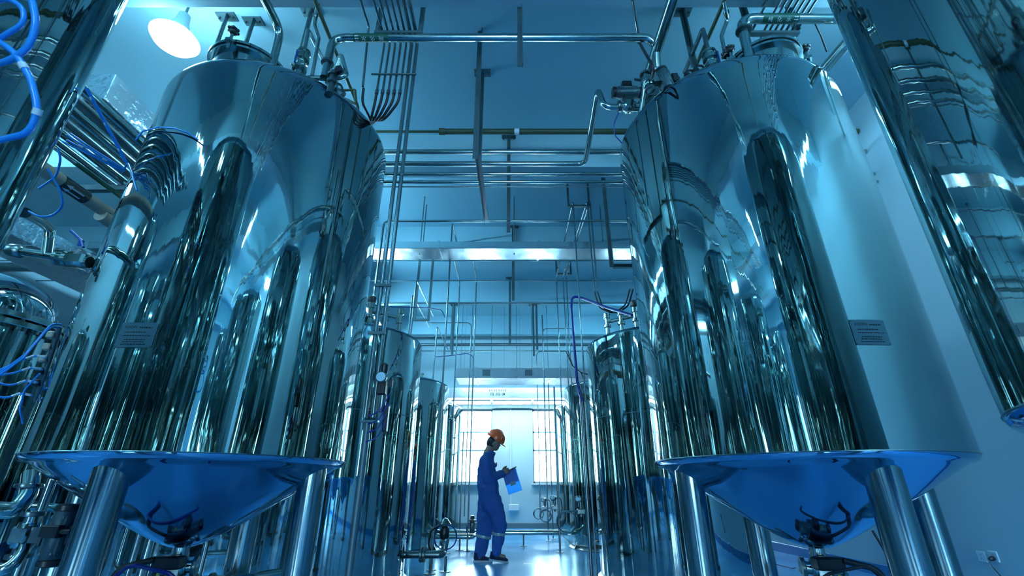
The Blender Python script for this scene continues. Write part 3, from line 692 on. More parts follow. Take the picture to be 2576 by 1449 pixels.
for k, a in enumerate((-.5, -1.2)):
    def wy(u, v, a=a): return Vector((-3.98+.0645*math.cos(a+v/.0645), 3.40+u, 3.42+.0645*math.sin(a+v/.0645)))
    vs = [ar.bm.verts.new(wy(u, v_)) for u, v_ in ((.09, -.007), (-.03, -.007), (-.03, -.018), (-.09, 0), (-.03, .018), (-.03, .007), (.09, .007))]; ar.bm.faces.new(vs)
obj('arrows', ar, 'tag', ap, smooth=0)
tm = text_mesh('饮用水', .075); ar = MB()
ar.add_mesh(tm, lambda co: Vector((-3.98+.0645*math.cos(-1.0+co.y/.0645), 4.0+co.x*2.2, 3.42+.0645*math.sin(-1.0+co.y/.0645))))
obj('lettering', ar, 'ink', ap, smooth=0)
gp = pipe('marked_pipe', 'slim steel pipe with green label band at the left', [(-3.93, 1.5, 3.62), (-3.93, 9, 3.62)], .02, 'pipe')
obj('green_label', MB().lathe([(.0215, -.3), (.0215, .3)], (-3.93, 3.6, 3.62), 24, (0, 1, 0)), 'green', gp)
for i, (x, y) in enumerate(((-4.6, 4.6), (-5.0, 5.4), (-5.2, 7.6))):
    pipe('threaded_rod', 'thin ceiling rod at the far left, '+['nearest', 'middle', 'farthest'][i]+' of three', [(x, y, ZC), (x, y, 3.7)], .007, 'galv', group='ceiling rods', cat='rod')
t = thing('curtain_rail', 'dark horizontal rail above the far windows, under the added strips', 'rail', (0, 12.5, 2.87))
obj('rail', MB().box((0, 12.5, 2.92), (3.6, .05, .09), bev=.01), 'galv', t)
for x in (-1.6, 0, 1.6): obj('rail_bracket', MB().box((x, 12.61, 2.93), (.03, .18, .04)), 'galv', t)
# ================================================================ LAMPS
def highbay(label, x, y, z, r=.27):
    t = thing('bay_lamp', label, 'lamp', (x, y, z), 'round bay lamps')
    obj('housing', MB().lathe([(r*.5, z+.05), (r*.5, z+.09), (r*.4, z+.16), (.06, z+.22), (.05, z+.32), (0, z+.32)], (x, y, 0), 40), 'lampbody', t)
    obj('diffuser', MB().lathe([(0, z-.10), (r*.5, z-.085), (r*.85, z-.045), (r, z+.0), (r*.85, z+.035), (r*.5, z+.05)], (x, y, 0), 40, capt=True), 'lamp', t)
    obj('stem', MB().lathe([(.012, z+.3), (.012, ZC)], (x, y, 0), 10), 'galv', t)
lp = P(440, 98, Y=2.95)
highbay('dazzling round lamp hanging over the left tank', lp.x, lp.y, lp.z, .20)
highbay('round lamp over the right tank, hidden by the blurred tank, glinting on the shoulder', 3.35, 2.6, 4.7, .12)
highbay('round lamp behind the camera on the left', -3.4, -2.2, 4.75, .2)
highbay('round lamp behind the camera on the right', 3.3, -2.2, 4.75, .2)
highbay('round lamp over the outer left row', -6.2, 4.0, 4.75, .2)
def batten(label, x, y0, y1, z):
    t = thing('tube_light', label, 'lamp', (x, (y0+y1)/2, z), 'tube lights on the ceiling')
    obj('tray', MB().box((x, (y0+y1)/2, z+.05), (.09, y1-y0+.08, .05), bev=.01), 'lampbody', t)
    obj('tube', MB().lathe([(.016, y0), (.016, y1)], (x, 0, z), 14, (0, 1, 0)), 'tube', t)
    for y in (y0+.1, y1-.1): obj('hanging_wire', MB().tube([(x, y, z+.07), (x, y, ZC)], .003, seg=6), 'galv', t)
batten('tube light above the aisle just behind the camera', -.1, -2.0, -.8, 4.6)
batten('tube light above the aisle farther behind the camera', -.1, -4.4, -3.2, 4.6)
batten('tube light left of the blurred left tank, out of frame', -3.55, -.6, .9, 4.55)
batten('tube light right of the blurred right tank, out of frame', 3.45, -.6, .9, 4.55)
batten('tube light at the right farther behind the camera', 3.45, -4.5, -3.0, 4.55)
batten('short unseen tube light added beside the blurred right tank to brighten the socket wall', 3.5, 2.75, 3.25, 4.6)  # added out of sight to lift the right wall
batten('tube light far left behind the outer row', -7.4, 1.0, 2.2, 4.6)
for k, y in enumerate((2.9, 5.6, 7.9, 10.4)):  # tubes added behind the tanks to raise the overall light level
    if k > 2: batten('hidden tube light added above the right wall gap, '+'at the far end behind the right row', 3.3, y-.45, y+.45, 4.6)
    batten('hidden tube light added between the left rows, '+['nearest', 'second', 'third', 'farthest'][k]+' of four', -3.30 if k else -3.0, y-.8+(2 if not k else 0), y+.8+(1 if not k else 0), 4.62)
for k, x in enumerate((-.7, .7)):
    t = thing('tube_light', ['left', 'right'][k]+' bright strip light over the far foil duct', 'lamp', (x, 11.3, 3.3), 'tube lights on the ceiling')
    obj('tray', MB().box((x, 11.3, 3.36), (1.3, .09, .05), bev=.01), 'lampbody', t)
    obj('tube', MB().lathe([(.02, -.62), (.02, .62)], (x, 11.3, 3.31), 14, (1, 0, 0)), 'farlamp2', t)
    for q in (-.5, .5): obj('hanging_wire', MB().tube([(x+q, 11.3, 3.38), (x+q, 11.3, ZC)], .003, seg=6), 'galv', t)
for k, x in enumerate((-1.05, 0, 1.05)):  # added strips light the end wall and stand in for the duct's glare
    t = thing('added_strip', ['left', 'middle', 'right'][k]+' of three strip lights added under the foil-wrapped duct to brighten the far wall', 'lamp', (x, 11.95, 2.9), 'added strip lights under the far duct')
    obj('tray', MB().box((x, 11.95, 2.97), (1.0, .16, .035), bev=.006), 'lampbody', t)
    obj('diffuser', MB().box((x, 11.95, 2.93), (.98, .14, .045), bev=.01), 'farlamp', t)
# ================================================================ VALVES
def actuator_valve(label, M4, hose=None, scale=1.0, group=None):
    """pipe along local X; actuator above along X; black switch box on top"""
    Mx = M4 @ Matrix.Scale(scale, 4)
    t = thing('actuated_valve', label, 'valve', Mx @ Vector((0, 0, -.06)), group)
    def b(): return MB(Mx)
    m = b().lathe([(.045, -.06), (.05, -.05), (.05, .05), (.045, .06)], (0, 0, 0), 24, (1, 0, 0)).box((0, 0, 0), (.085, .1, .1), bev=.01)
    for x in (-.085, .085): m.lathe([(.034, -.03), (.034, .03)], (x, 0, 0), 24, (1, 0, 0))
    obj('valve_body', m, 'pipe', t)
    for x in (-.1, .1): obj('clamp', MB(Mx).lathe([(.036, -.014), (.053, -.01), (.055, 0), (.053, .01), (.036, .014)], (x, 0, 0), 24, (1, 0, 0)), 'dull', t)
    obj('mounting_bracket', b().box((0, 0, .085), (.075, .07, .07)).box((0, 0, .12), (.1, .085, .012)), 'dull', t)
    a = b().lathe([(.05, -.115), (.054, -.11), (.054, .11), (.05, .115)], (0, 0, .18), 28, (1, 0, 0)).box((0, 0, .18), (.2, .085, .115), bev=.012)
    ac = obj('actuator', a, 'grey', t)
    for x in (-.13, .13): obj('end_cap', b().lathe([(.05, -.018), (.056, -.012), (.056, .012), (.044, .02)], (x, 0, .18), 28, (1, 0, 0)), 'black', ac)
    obj('rating_plate', b().box((0, -.0445, .2), (.075, .002, .022)), 'tag', ac)
    obj('switch_box', b().box((0, 0, .275), (.1, .075, .07), bev=.01).lathe([(.03, 0), (.02, .012)], (0, 0, .31), 16), 'black', t)
    obj('solenoid', b().box((.02, .065, .19), (.06, .045, .1), bev=.006).lathe([(.014, 0), (.014, .05)], (.02, .065, .24), 12), 'black', t)
    sc = b()
    for x in (-.085, .085):
        for z in (.15, .21): sc.lathe([(.006, -.05), (.006, .05)], (x, 0, z), 8, (0, 1, 0))
    obj('screws', sc, 'pipe', ac)
    return t
T = Matrix.Translation
va = P(1583, 268, Y=3.34)
v1 = actuator_valve('boxy grey valve actuator with black end caps left of the right tank', T(va), scale=1.0)
obj('black_cable', MB().tube([P(1598, 200, Y=3.3), P(1612, 202, Y=3.1), P(1640, 196, Y=2.7), P(1645, 172, Y=2.55), P(1628, 142, Y=2.6), P(1609, 108, Y=2.9)], .012, .05, 8), 'rubber', v1)
pipe('conduit', 'straight conduit dropping toward the boxy actuator from the top edge', [P(1592, 0, Y=2.45), P(1608, 108, Y=2.9)], .015, 'conduit')
pipe('signal_cable', 'thin navy cable arcing below the boxy actuator to the right tank', [P(1557, 283, Y=3.3), P(1545, 310, Y=3.3), P(1546, 340, Y=3.35), P(1568, 364, Y=3.4)], .005, 'navy_hose', bend=.08, cat='cable')
v2 = actuator_valve('upright grey valve actuator perched on the right tank shoulder', T(P(1687, 200, Y=2.80)) @ Matrix.Rotation(R_(-8), 4, 'Y') @ Matrix.Rotation(R_(90), 4, 'Y') @ T((0, 0, -.20)), scale=.85)
gb = P(1640, 240, Y=3.1)
v = thing('hand_valve', 'dark gear valve between the two grey actuators', 'valve', P(1640, 275, Y=3.1))
obj('body', MB().cyl(P(1640, 285, Y=3.1), P(1643, 205, Y=3.1), .045).box(gb, (.13, .1, .12), bev=.015), 'dull', v)
for q_ in (262, 212): obj('flange', MB().lathe([(.075, -.012), (.075, .012)], P(1642, q_, Y=3.1), 24), 'dull', v)
for i, (px, py) in enumerate(((1730, 195), (1752, 183))):
    a = P(px, py, Y=2.85)
    v = thing('cable_gland', ['black cable gland beside the upright actuator', 'black looped cable gland on the right tank rim'][i], 'cable', a+Vector((0, 0, -.06)))
    obj('body', MB().lathe([(.02, -.06), (.03, -.03), (.03, .02), (.018, .05)], a, 12), 'black', v)
    obj('lead', MB().tube([a+Vector((0, 0, .04)), a+Vector((.02, 0, .09)), a+Vector((.07, 0, .08)), a+Vector((.09, 0, -.04))], .01, .03, 8), 'rubber', v)
q = P(1788, 155, Y=2.82)
v = thing('sight_glass_valve', 'round chrome valve with blue clip on top of the right tank', 'valve', (q.x, q.y, 3.95))
obj('body', MB().lathe([(.035, -.22), (.035, -.08), (.06, -.08), (.06, -.05), (.04, -.04), (.04, .0), (.062, .01), (.062, .045), (.05, .05), (.05, .08), (.062, .085), (.062, .105)], (q.x, q.y, q.z), 32), 'pipe', v)
obj('clip', MB().box((q.x+.045, q.y-.05, q.z), (.012, .012, .13)), 'blue', v)
pipe('vent_pipe', 'slim inverted V pipe above the right tank valve', [(q.x, q.y, q.z+.08), (P(1768, 72, Y=2.82).x, 2.82, P(1768, 72, Y=2.82).z), P(1722, 183, Y=3.3)], .02, 'conduit', bend=.03)
vp = pipe('vent_pipe', 'wavy chrome pipe dropping from the olive pipe to the right tank', [P(1822, 5, Y=2.55), P(1826, 30, Y=2.6), P(1830, 50, Y=2.66), P(1815, 90, Y=2.7), P(1826, 145, Y=2.75)], .016, bend=.05, clamps=[(P(1827, 32, Y=2.62), (0, 0, 1))])
kb = P(1829, 140, Y=2.7)
v = thing('star_knob', 'black star knob standing left of the right manway', 'knob', kb+Vector((0, 0, -.1)))
obj('stem', MB().lathe([(.012, -.14), (.012, 0)], kb, 10), 'pipe', v)
km = MB().lathe([(.03, -.01), (.036, 0), (.036, .03), (.02, .045)], kb, 8)
for qn in range(6): km.sphere((kb.x+.034*math.cos(qn*1.047), kb.y+.034*math.sin(qn*1.047), kb.z+.015), .015, seg=8)
obj('grip', km, 'black', v)
for k, off in enumerate((0, 22)):
    pipe('elbow_pipe', ['upper', 'lower'][k]+' of two parallel steel pipes bending down at the right tank shoulder', [P(2160, 80+off, Y=2.3), P(2128, 100+off, Y=2.6), P(2072+off*.5, 165+off*.4, Y=3.0)], .022, bend=.06)
pipe('signal_cable', 'thin dark cable hanging under the labelled pipe at the right', [P(2048, 55, Y=2.6), P(2065, 90, Y=2.7), P(2080, 130, Y=2.8)], .006, 'rubber', bend=.1, cat='cable')
# valves under the cones
for (cx, cy), side, lab in ((TL[1], 1, 'actuated drain valve under the cone of the left tank'), (TR[1], -1, 'actuated drain valve under the cone of the right tank')):
    zc_ = .50
    v = actuator_valve(lab, T((cx, cy-.02, zc_-.02)) @ Matrix.Rotation(R_(18*side), 4, 'Z') @ Matrix.Rotation(R_(180), 4, 'X') @ Matrix.Rotation(R_(0), 4, 'Y'), scale=1.1, group='drain valves under the big cones')
    obj('joint_box', MB().box((cx+.02*side, cy-.12, zc_+.02), (.17, .09, .07), bev=.01), 'black', v)
    obj('riser_tube', MB().cyl((cx, cy, .40), (cx, cy, .56), .05), 'pipe', v)
    obj('hose', MB().tube([(cx-.05*side, cy-.16, zc_+.04), (cx-.22*side, cy-.2, zc_-.0), (cx-.28*side, cy-.22, zc_-.2), (cx-.28*side, cy-.22, .03)], .018, .08, 12), 'rubber', v, label='thick black corrugated hose')
    obj('hose', MB().tube([(cx-.27*side, cy-.25, .03), (cx-.26*side, cy-.24, zc_-.1), (cx-.12*side, cy-.26, zc_+.03), (cx+.12*side, cy-.24, zc_-.02), (cx+.19*side, cy-.2, zc_-.1), (cx+.15*side, cy-.15, zc_-.3)], .009 if side < 0 else .011, .1, 10), 'navy_hose' if side > 0 else 'rubber', v, label='thin hose looped over the valve')
    obj('yellow_mark', MB().box((cx, cy-.17, zc_-.05), (.012, .005, .04)), 'yellow', v)
a = P(520, 1392, Y=3.9)
pipe('drain_pipe', 'shiny clamped pipe run low behind the left tank cone', [(a.x-.25, 3.9, .3), (a.x+.35, 3.9, .33), (a.x+.55, 4.3, .33)], .038, 'pipe', bend=.08, clamps=[((a.x-.05, 3.9, .31), (1, 0, 0)), ((a.x+.08, 3.9, .315), (1, 0, 0)), ((a.x+.2, 3.9, .32), (1, 0, 0))])
# left nozzle assembly on tank 1
n0 = P(222, 660, Y=2.74); 
v = thing('ball_valve', 'chrome ball valve with blue lever on the left flank of the left tank', 'valve', P(185, 655, Y=2.72))
A0 = P(30, 630, Y=2.72); A1 = P(150, 648, Y=2.72); A2 = P(226, 660, Y=2.74)
obj('spool', MB().tube([A0, A1], .028), 'pipe', v)
obj('body', MB().tube([A1, A2], .040).lathe([(.055, -.012), (.055, .012)], A1, 24, A2-A1).lathe([(.055, -.012), (.055, .012)], A1.lerp(A2, .3), 24, A2-A1).box(A1.lerp(A2, .62), (.13, .09, .09), bev=.015), 'pipe', v)
obj('end_fitting', MB().lathe([(.03, -.05), (.045, -.03), (.045, .03), (.03, .05)], A0.lerp(A1, .08), 20, A1-A0), 'dull', v)
obj('lever', MB().tube([P(210, 622, Y=2.7), P(205, 605, Y=2.7), P(178, 580, Y=2.7)], .009, .01, 8).box(P(203, 612, Y=2.7), (.03, .012, .04)), 'blue', v)
obj('elbow', MB().tube([A0.lerp(A1, .72), P(122, 600, Y=2.72), P(125, 575, Y=2.7), P(105, 558, Y=2.5), P(62, 535, Y=2.2)], .030, .07, 16), 'pipe', v)
# regulator on the conduit pair
f0 = P(970, 945, Y=2.97)
t = thing('air_regulator', 'black air filter regulator with round gauge on the two long conduits', 'regulator', (f0.x, f0.y-.03, 1.4))
obj('regulator_body', MB().box((f0.x, f0.y-.05, f0.z-.09), (.055, .055, .09), bev=.006).lathe([(.02, 0), (.024, .01), (.024, .06), (.012, .07)], (f0.x, f0.y-.05, f0.z+.0), 20), 'black', t)
obj('gauge', MB().lathe([(.033, 0), (.036, .004), (.036, .02), (.03, .026)], (f0.x, f0.y-.08, f0.z-.03), 28, (0, -1, 0)), 'dull', t)
obj('gauge_face', MB().lathe([(.029, .0), (.029, .004)], (f0.x, f0.y-.104, f0.z-.03), 28, (0, -1, 0)).box((f0.x, f0.y-.109, f0.z-.03), (.03, .001, .003)), 'screen', t)
obj('bowl', MB().lathe([(.018, -.1), (.024, -.08), (.024, .0)], (f0.x+.01, f0.y-.05, f0.z-.14), 20), 'dull', t)
obj('port_block', MB().box((f0.x+.05, f0.y-.05, f0.z-.06), (.03, .03, .04)).box((f0.x+.045, f0.y-.05, f0.z-.28), (.03, .04, .16), bev=.005), 'black', t)
for k in range(4):
    a = Vector((f0.x+.055, f0.y-.06, f0.z-.13-k*.055)); b = Vector((f0.x-.05, f0.y-.09, f0.z-.27-k*.05))
    obj('air_tube', MB().tube([a, a.lerp(b, .45)+Vector((.01, -.03, -.05)), b], .004, .05, 8), 'navy_hose', t)
xa = P(1036-13.7+13.7, 105, Y=yc).x
post = thing('mounting_post', 'dark post with end plate below the two long conduits', 'post', (-.93, 2.97, 0))
obj('plate', MB().box((P(930, 1060, Y=2.97).x, 2.97, P(930, 1060, Y=2.97).z), (.11, .04, .012)), 'galv', post)
obj('post', MB().tube([(P(925, 1060, Y=2.99).x, 2.99, P(925, 1060, Y=2.99).z), (P(925, 1060, Y=2.99).x, 2.99, .0)], .022), 'galv', post)
for i, py in enumerate((720, 840)):
    p = P(985 if i == 0 else 962, py, Y=yc); obj('clamp_strap', MB().box((P(1045, 105, Y=yc).x-.015, yc-.02, p.z), (.12, .014, .018)), 'galv', label=['upper', 'lower'][i]+' strap holding the two long conduits together', cat='bracket')
# valves on top of the second tanks
for (c, sx, lab) in ((TL[2], 1, 'cluster of chrome valves on top of the second left tank'), (TR[2], -1, 'cluster of chrome valves on top of the second right tank')):
    t = thing('valve_cluster', lab, 'valve', (c[0]+.45*sx, c[1]-.4, 2.8))
    for k in range(3):
        x = c[0]+(.35+.16*k)*sx; y = c[1]-.45+.12*k
        obj('valve_stem', MB().lathe([(.03, 2.74), (.03, 2.9), (.05, 2.9), (.05, 2.93), (.03, 2.94), (.03, 3.02), (.045, 3.03), (.045, 3.09), (.02, 3.1)], (x, y, 0), 20), 'pipe', t)
    obj('cap', MB().lathe([(.05, 3.1), (.055, 3.12), (.055, 3.17), (.03, 3.19)], (c[0]+.35*sx, c[1]-.45, 0), 16), 'black', t)
    obj('cross_tube', MB().tube([(c[0]+.35*sx, c[1]-.45, 2.98), (c[0]+.67*sx, c[1]-.2, 2.98)], .022), 'pipe', t)
# floor valve group
t = thing('pump_valve', 'flanged pipe and black-bonnet valve on the floor at the left row', 'valve', (-1.1, 6.35, 0))
bx = P(1010, 1395, Y=6.3); ex = P(1112, 1393, Y=6.3); zz = bx.z
obj('pipe_run', MB().tube([(bx.x-.1, 6.3, zz), (ex.x, 6.3, zz), (ex.x, 6.42, zz+.0), (ex.x+.02, 6.45, zz+.15)], .042, .06, 20), 'dull', t)
for px in (1012, 1060, 1067):
    fl = MB().lathe([(.085, -.01), (.085, .01)], (P(px, 1395, Y=6.3).x, 6.3, zz), 28, (1, 0, 0))
    for q in range(8): fl.lathe([(.01, -.022), (.01, .022)], (P(px, 1395, Y=6.3).x, 6.3+.068*math.cos(q*.785), zz+.068*math.sin(q*.785)), 8, (1, 0, 0))
    obj('flange', fl, 'dull', t)
bz = P(1118, 1345, Y=6.45)
obj('valve_body', MB().lathe([(.05, -.12), (.06, -.08), (.04, -.05), (.04, .0)], (bz.x, 6.45, bz.z), 20), 'pipe', t)
obj('bonnet', MB().lathe([(.045, -.05), (.06, -.03), (.06, .06), (.045, .09), (.02, .1)], (bz.x, 6.45, bz.z), 20), 'black', t)
obj('cap', MB().lathe([(.075, .1), (.08, .12), (.055, .15), (.03, .18), (0, .19)], (bz.x, 6.45, bz.z), 20), 'dull', t)
obj('hose', MB().torus((bz.x+.02, 6.4, bz.z-.02), (0, 1, .1), .14, .007, 40, 8), 'navy_hose', t)
obj('hose', MB().tube([(bz.x-.04, 6.4, bz.z+.12), (bz.x-.16, 6.38, bz.z+.05), (bz.x-.18, 6.38, bz.z-.1), (bz.x-.12, 6.38, bz.z-.2)], .012, .08, 8), 'rubber', t)
for px in (1084, 1118): obj('stand', MB().cyl((P(px, 1400, Y=6.3).x, 6.3 if px < 1100 else 6.45, 0), (P(px, 1400, Y=6.3).x, 6.3 if px < 1100 else 6.45, zz-.03), .016).lathe([(.07, 0), (.07, .006)], (P(px, 1400, Y=6.3).x, 6.3 if px < 1100 else 6.45, 0), 16), 'galv', t)
bz = P(1188, 1318, Y=9.0)
t = thing('diaphragm_valve', 'small domed valve on the floor pipe behind the person', 'valve', (bz.x, 9.0, .2))
obj('body', MB().lathe([(.03, -.18), (.05, -.14), (.05, .02), (.03, .04)], (bz.x, 9.0, bz.z), 20), 'dull', t)
obj('cap', MB().lathe([(.09, .04), (.085, .06), (.04, .08), (.03, .13), (0, .14)], (bz.x, 9.0, bz.z), 20), 'black', t)
obj('hose', MB().tube([(bz.x, 8.98, bz.z+.03), (bz.x-.09, 8.97, bz.z), (bz.x-.1, 8.97, bz.z-.18), (bz.x-.04, 8.97, bz.z-.24)], .008, .08, 8), 'navy_hose', t)
fp = pipe('floor_pipe', 'low steel pipe crossing the aisle floor behind the person', [(-1.3, 9.07, .207), (.98, 9.07, .207)], .042)
for px in (1317,): 
    x = P(px, 1350, Y=9.07).x
    obj('stand', MB().cyl((x, 9.07, 0), (x, 9.07, .17), .013).box((x, 9.07, .004), (.12, .06, .008)), 'galv', fp)
fp = pipe('floor_pipe', 'short low pipe left of the person, nearer than the crossing one', [(-1.3, 8.45, .2), (-.64, 8.45, .2), (-.60, 8.9, .2)], .04, bend=.06)
x = -.85; obj('stand', MB().cyl((x, 8.45, 0), (x, 8.45, .17), .013).box((x, 8.45, .004), (.12, .06, .008)), 'galv', fp)
# transmitters with coiled tube
def transmitter(label, px, py, y, rc, cpx, cpy, n=1):
    a = P(px, py, Y=y)
    t = thing('level_transmitter', label, 'instrument', (a.x, y, a.z-.15), 'transmitters at the right row')
    obj('housing', MB().lathe([(.035, -.05), (.042, -.045), (.042, .045), (.035, .05)], a, 24, (-.5, -1, .05)).box(a+Vector((.02, .02, -.06)), (.05, .05, .07), bev=.008), 'dull', t)
    obj('display', MB().lathe([(.024, .051), (.024, .054)], a, 20, (-.5, -1, .05)), 'screen', t)
    obj('manifold', MB().box(a+Vector((.02, .0, -.14)), (.10, .06, .06), bev=.008).cyl(a+Vector((.02, 0, -.2)), a+Vector((.02, 0, -.02)), .02), 'dull', t)
    c = P(cpx, cpy, Y=y)
    obj('coiled_tube', MB().torus(c, (0, 1, .1), rc, .008, 48, 8).torus(c+Vector((.01, .02, -.01)), (0, 1, .05), rc*.97, .008, 48, 8), 'conduit', t)
    obj('black_cable', MB().tube([a+Vector((.05, 0, .0)), a+Vector((.12, 0, 0)), a+Vector((.14, 0, -.15)), a+Vector((.1, 0, -.3))], .008, .07, 8), 'rubber', t)
    obj('leader_tube', MB().tube([a+Vector((-.03, 0, -.14)), c+Vector((0, 0, rc))], .006, seg=8), 'conduit', t)
transmitter('transmitter with large tube coil, nearest of three at the right row', 1456, 1256, 6.35, .12, 1425, 1312)
transmitter('transmitter at the right row, middle of three, coil overlapping another', 1392, 1253, 8.25, .09, 1372, 1297)
transmitter('transmitter with the smallest coil, farthest at the right row', 1368, 1258, 9.97, .095, 1354, 1292)
lv = P(1400, 1398, Y=8.0)
pipe('floor_cable', 'thin cable sagging over the floor by the right row', [P(1412, 1345, Y=8.0), P(1440, 1370, Y=7.6), P(1480, 1376, Y=7.2), P(1510, 1376, Y=6.9)], .006, 'rubber', bend=.2, cat='cable')
v = thing('side_valve', 'small dark cross-shaped valve low on the right row', 'valve', P(1510, 1380, Y=6.3))
a = P(1510, 1376, Y=6.25); obj('body', MB().tube([a+Vector((-.13, 0, 0)), a+Vector((.1, .05, 0))], .022).cyl(a+Vector((0, 0, -.06)), a+Vector((0, 0, .06)), .02), 'dull', v); obj('wheel', MB().torus(a+Vector((0, 0, .06)), (0, 0, 1), .045, .008, 24, 8), 'black', v)
# outer left vessel with domed bolted lid
vx, vy = -4.62, 3.75
fz = P(66, 820, X=-4.2).z
t = thing('reactor_vessel', 'vessel with domed bolted lid cut by the left frame edge', 'tank', (vx, vy, 0))
Rv = .48
obj('shell', MB().lathe([(Rv, .5+i*(fz-.55)/14) for i in range(15)], (vx, vy, 0), 96, capt=False), 'mirror', t, smooth=80)
obj('lid', MB().lathe([(Rv*math.cos(a), fz+.07+.42*math.sin(a)) for a in [i*math.pi/24 for i in range(13)]], (vx, vy, 0), 64, capb=False), 'mirror_head', t, smooth=80)
obj('lid_flange', MB().lathe([(Rv+.07, fz-.05), (Rv+.075, fz-.045), (Rv+.075, fz-.005), (Rv+.07, fz)], (vx, vy, 0), 72).lathe([(Rv+.07, fz+.015), (Rv+.075, fz+.02), (Rv+.075, fz+.06), (Rv+.07, fz+.065)], (vx, vy, 0), 72), 'pipe', t)
for k in range(24):
    a = k*math.pi/12; obj('bolt', MB().lathe([(.016, fz-.075), (.016, fz+.09)], (vx+(Rv+.045)*math.cos(a), vy+(Rv+.045)*math.sin(a), 0), 6), 'dull', t)
for a in (.8, 2.4, 4.0, 5.5): obj('leg', MB().cyl((vx+.38*math.cos(a), vy+.38*math.sin(a), 0), (vx+.38*math.cos(a), vy+.38*math.sin(a), .6), .05), 'leg', t)
# left lower pipework
e0 = P(60, 1245, Y=3.2)
pipe('drain_elbow', 'fat steel elbow pipe at the lower left edge', [P(-60, 1280, Y=3.0), P(40, 1285, Y=3.1), P(72, 1245, Y=3.15), P(78, 1192, Y=3.2)], .048, bend=.12, clamps=[(P(74, 1222, Y=3.17), (0, 0, 1))])
pipe('drain_pipe', 'level chrome pipe stub behind the lower left leg', [P(66, 1276, Y=3.7), P(160, 1276, Y=3.7), P(165, 1276, Y=3.7)-Vector((0, 0, P(165, 1276, Y=3.7).z-.0))], .03, clamps=[(P(78, 1276, Y=3.7), (1, 0, 0))])
pipe('drain_elbow', 'lower steel elbow pipe in the bottom left corner', [P(-60, 1432, Y=3.1), P(20, 1432, Y=3.1), P(55, 1395, Y=3.15), P(80, 1300, Y=3.2)], .034, bend=.12)
actuator_valve('dark actuated valve in the bottom left corner', T(P(66, 1345, Y=3.18)) @ Matrix.Rotation(R_(-90), 4, 'Y') @ Matrix.Rotation(R_(90), 4, 'X') @ Matrix.Rotation(R_(90), 4, 'X'), scale=1.15)
# ================================================================ HOSES
def hose(label, pts, r, m='blue_hose', bend=.15, ties=(), group='blue air hoses', name='air_hose', tl=.02):
    o = obj(name, MB().tube(pts, r, bend, 10), m, label=label, cat='hose', group=group)
    for a, b, u in ties:
        a = Vector(a); b = Vector(b); p = a.lerp(b, u)
        obj('white_tag', MB().lathe([(r*1.25, -tl), (r*1.25, tl)], p, 10, b-a), 'tag', o)
    return o
S = 1.10
L1 = [P(-120, 60, s=S), P(-20, 92, s=S), P(40, 135, s=S), (P(78, 200, s=S)), P(96, 275, s=S), P(75, 335, s=S), P(0, 352, s=S), P(-90, 370, s=S)]
hose('lower blurred blue hose loop at the left frame edge', L1, .0075, bend=.1, ties=[(L1[2], L1[3], .5), (L1[4], L1[5], .1)], tl=.008)
L2 = [P(40, -60, s=S), P(78, -10, s=S), P(92, 55, s=S), P(75, 120, s=S), P(20, 155, s=S), P(-60, 170, s=S)]
hose('upper blurred blue hose loop at the left frame edge', L2, .0075, bend=.1, ties=[(L2[0], L2[2], .35)], tl=.015)
hose('blurred blue hose crossing the top left corner', [P(-60, 20, s=S), P(20, -5, s=S), P(60, 20, s=S), P(60, 60, s=S), P(-40, 120, s=S)], .006, bend=.1)
c1 = TL[1]
arc = [on_tank(x, y, c1, .03) for x, y in ((342, 352), (358, 330), (400, 320), (440, 323), (475, 335), (499, 352))]
hose('blue hose arching over the upper front of the left tank', arc, .006, bend=.06)
rod = [P(355, 300, Y=2.66), P(345, 350, Y=2.66)]
a = P(216, 222, s=3.0); b = P(318, 412, s=3.3)
for k in range(3):
    o3 = Vector((.012*math.cos(k*2.1), .012*math.sin(k*2.1), .006*k))
    hose(['front', 'middle', 'back'][k]+' hose of the tied bundle slanting steeply down to the left tank', [a+o3, a.lerp(b, .5)+o3, b+o3], .006, ties=[(a, b, u) for u in ((.12, .45, .8) if k == 0 else ())], tl=.008)
a = P(162, 345, s=3.0); b = P(312, 430, s=3.3)
for k in range(4):
    o3 = Vector((.0, .01*(k % 2), .016*k-.02))
    hose(NTH[k]+' hose from the bottom in the flat bundle slanting to the left tank', [a+o3*1.8, a.lerp(b, .5)+o3, b+o3*.6], .006, ties=[(a, b, u) for u in ((.25, .65) if k == 1 else ())], tl=.012)
hose('blue hose curling from the bundles down the flank of the left tank', [P(312, 425, s=3.2), P(322, 410, s=3.1), P(333, 440, s=3.0), P(345, 480, s=2.95)], .006, bend=.05)
hose('blue hose hanging in an open curl left of the left tank', [P(120, 424, s=2.6), P(152, 480, s=2.6), P(160, 520, s=2.6), P(130, 545, s=2.6), P(95, 545, s=2.6), P(62, 525, s=2.6)], .006, bend=.12)
hose('blue hose crossing the curl and rising to the blurred tank', [P(146, 374, s=2.7), P(153, 400, s=2.7), P(142, 445, s=2.7), P(98, 474, s=2.7)], .006, bend=.12)
MAN = thing('solenoid_manifold', 'manifold strip with hose fittings on the left flank of the left tank', 'valve', P(110, 980, s=2.85))
m0 = P(150, 822, s=3.04); m1 = P(92, 1010, s=3.04)
mb = MB().tube([m0, m1], .016); obj('rail', mb, 'galv', MAN)
for k in range(5): obj('block', MB().box(m0.lerp(m1, .12+.16*k)+Vector((-.02, -.01, 0)), (.05, .05, .045), bev=.006), 'tan' if k < 3 else 'black', MAN)
